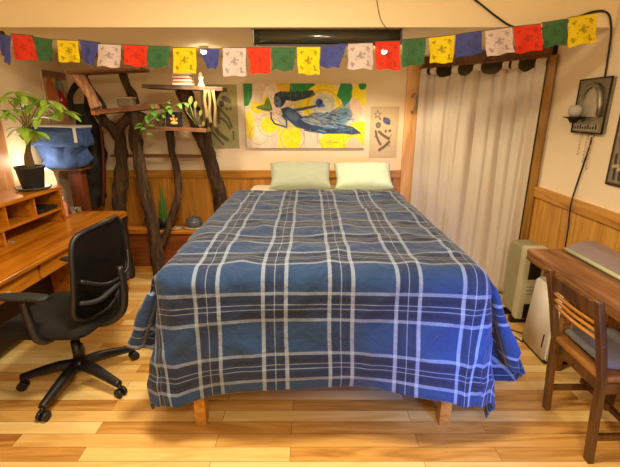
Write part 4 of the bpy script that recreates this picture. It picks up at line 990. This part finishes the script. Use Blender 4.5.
# oil radiator
hxw, hy0, hy1 = (1.65, 1.82), 2.88, 3.14
t = thing('oil_radiator', 'cream electric radiator with dark control window between curtain and table', 'heater', (1.78, 3.15, 0))
n = 9
for k in range(n):
    y0 = hy0+.07+k*(hy1-hy0-.07)/n
    link('fin', MB().box((hxw[0]+.004, y0, .07), (hxw[1]-.004, y0+(hy1-hy0-.07)/n-.004, .645), .012), M['heater'], t)
link('control_panel', MB().box((hxw[0], hy0, .05), (hxw[1], hy0+.075, .66), .018), M['heater_face'], t)
link('display_window', MB().box((hxw[0]+.045, hy0-.006, .40), (hxw[1]-.03, hy0+.004, .60), .005), M['dark_panel'], t)
link('cord_recess', MB().box((hxw[0]+.05, hy0-.004, .06), (hxw[1]-.03, hy0+.006, .19), .004), M['dark_panel'], t)
for z in (.27, .30, .33): link('vent_slot', MB().box((hxw[0]+.05, hy0-.003, z), (hxw[1]-.05, hy0+.004, z+.012), .002), plain('vent_grey', '94907C', .5), t)
for y in (hy0+.06, hy1-.06):
    link('foot', MB().box((hxw[0]-.02, y-.02, 0), (hxw[1]+.02, y+.02, .055), .01), M['dark_panel'], t)
tag(link('power_cord', MB().tube([(1.76, 2.83, .1), (1.74, 2.78, .02), (1.66, 2.74, .008), (1.55, 2.85, .008), (1.50, 3.0, .008), (1.53, 2.80, .008), (1.57, 2.68, .008), (1.585, 2.62, .008)], .005, 6, smooth_n=5), M['cable']), 'black power cord on the floor in front of the cream radiator', 'cord')
# air purifier
t = thing('air_purifier', 'white tapered air purifier with a front slot under the table', 'appliance', (1.69, 2.50, 0))
b = MB(); x0, x1, y0, y1 = 1.585, 1.80, 2.35, 2.66
loft(b, [[Vector((x0, y0, .01)), Vector((x1, y0, .01)), Vector((x1, y1, .01)), Vector((x0, y1, .01))], [Vector((x0+.03, y0+.01, .53)), Vector((x1, y0+.01, .53)), Vector((x1, y1-.01, .53)), Vector((x0+.03, y1-.01, .53))]], True, True)
bmesh.ops.bevel(b.bm, geom=b.bm.edges[:], offset=.018, segments=3, affect='EDGES'); link('housing', b, M['appliance'], t)
link('slot', MB().obox((x0+.008, y0+.055, .15), (.006, .012, .10), Matrix.Rotation(math.radians(3), 3, 'Y'), .002), M['dark_panel'], t)
link('base_skirt', MB().box((x0+.01, y0+.01, 0), (x1-.01, y1-.01, .03), .004), M['dark_panel'], t)

# wooden chair
t = thing('wooden_chair', 'dark wooden slat-back chair pushed up to the table', 'chair', (1.55, 1.75, 0))
yf, yn = 1.93, 1.565
for y in (yf, yn):
    b = MB()
    pts = [(1.375, y, 0), (1.355, y, .25), (1.345, y, .46), (1.30, y, .66), (1.245, y, .868)]
    for a, c in zip(pts, pts[1:]): b.bar(a, c, .030, .040, .004, up=(0, 1, 0))
    b.blob((1.245, y, .868), .022, 2, squash=(1, 1, .5)); link('back_post', b, M['chair_wood'], t)
link('top_rail', MB().bar((1.262, yn+.018, .81), (1.262, yf-.018, .81), .024, .085, .006, up=(.22, 0, 1)) if False else MB().obox((1.262, (yn+yf)/2, .812), (.022, yf-yn-.03, .085), Matrix.Rotation(math.radians(-14), 3, 'Y'), .006), M['chair_wood'], t)
for z, x in ((.742, 1.282), (.706, 1.290), (.670, 1.298)):
    link('back_slat', MB().tube([(x, yn+.015, z), (x-.012, (yn+yf)/2, z), (x, yf-.015, z)], .0085, 8, smooth_n=5), M['slat_wood'], t)
b = MB().box((1.335, yn-.005, .455), (1.755, yf+.005, .487), .010); link('seat', b, wood('seat_wood', '6E4218', '8C5A26', 'A47236', 'y', 1, .5), t)
link('rear_rail', MB().box((1.338, yn+.015, .40), (1.362, yf-.015, .455), .004), M['chair_wood'], t)
for y in (yf, yn): link('side_rail', MB().box((1.36, y-.012, .40), (1.73, y+.012, .455), .003), M['chair_wood'], t)
link('front_rail', MB().box((1.715, yn+.015, .40), (1.735, yf-.015, .455), .003), M['chair_wood'], t)
for y in (yf, yn): link('front_leg', MB().box((1.705, y-.02, 0), (1.745, y+.02, .455), .004), M['chair_wood'], t)
for y, z in ((yf, .13), (yn, .13)): link('side_stretcher', MB().box((1.37, y-.010, z), (1.71, y+.010, z+.035), .004), M['chair_wood'], t)
link('cross_stretcher', MB().box((1.53, yn, .18), (1.555, yf, .21), .004), M['chair_wood'], t)
b = MB()
def cu(u, v, sg):
    a, c = u*2-1, v*2-1; e = max(0, 1-abs(a)**4)**.5*max(0, 1-abs(c)**4)**.5
    return Vector((1.54+a*.18, (yn+yf)/2+c*.17, .525+sg*.038*e+.005*noise.noise(Vector((a*3, c*3, sg)))))
b.grid(lambda u, v: cu(u, v, 1), 16, 16); b.grid(lambda u, v: cu(u, v, -1), 16, 16); bmesh.ops.remove_doubles(b.bm, verts=b.bm.verts, dist=.002)
tag(link('seat_cushion', b, M['cushion']), 'grey cushion on the seat of the wooden slat-back chair', 'cushion')

# ================================================================== LIGHT
def area(name, loc, rot, size, e, c, sy=None):
    d = bpy.data.lights.new(name, 'AREA'); d.energy = e; d.color = c; d.size = size
    if sy: d.shape = 'RECTANGLE'; d.size_y = sy
    o = bpy.data.objects.new(name, d); o.location = loc; o.rotation_euler = rot; col.objects.link(o); return o
area('ceiling_lamp_light', (-.3, 1.3, 2.58), (0, 0, 0), .35, 52, (1, .86, .56))
area('rear_ceiling_lamp_light', (.2, -.7, 2.55), (math.radians(12), 0, 0), .5, 42, (1, .87, .62))
o = area('added_blue_light', (1.28, .3, .85), (0, 0, 0), .3, 5, (.06, .27, 1), .3)  # unseen blue source added to tint the comforter's right front corner
o.data.spread = math.radians(52)
o.rotation_euler = (Vector((.82, 1.8, .5))-o.location).to_track_quat('-Z', 'Y').to_euler()
w = bpy.data.worlds.new('world'); scene.world = w; w.use_nodes = True
w.node_tree.nodes['Background'].inputs[0].default_value = (1, .8, .6, 1); w.node_tree.nodes['Background'].inputs[1].default_value = .25
vs = scene.view_settings; vs.view_transform = 'Standard'; vs.look = 'None'; vs.exposure = .42; vs.gamma = 1; vs.use_curve_mapping = False
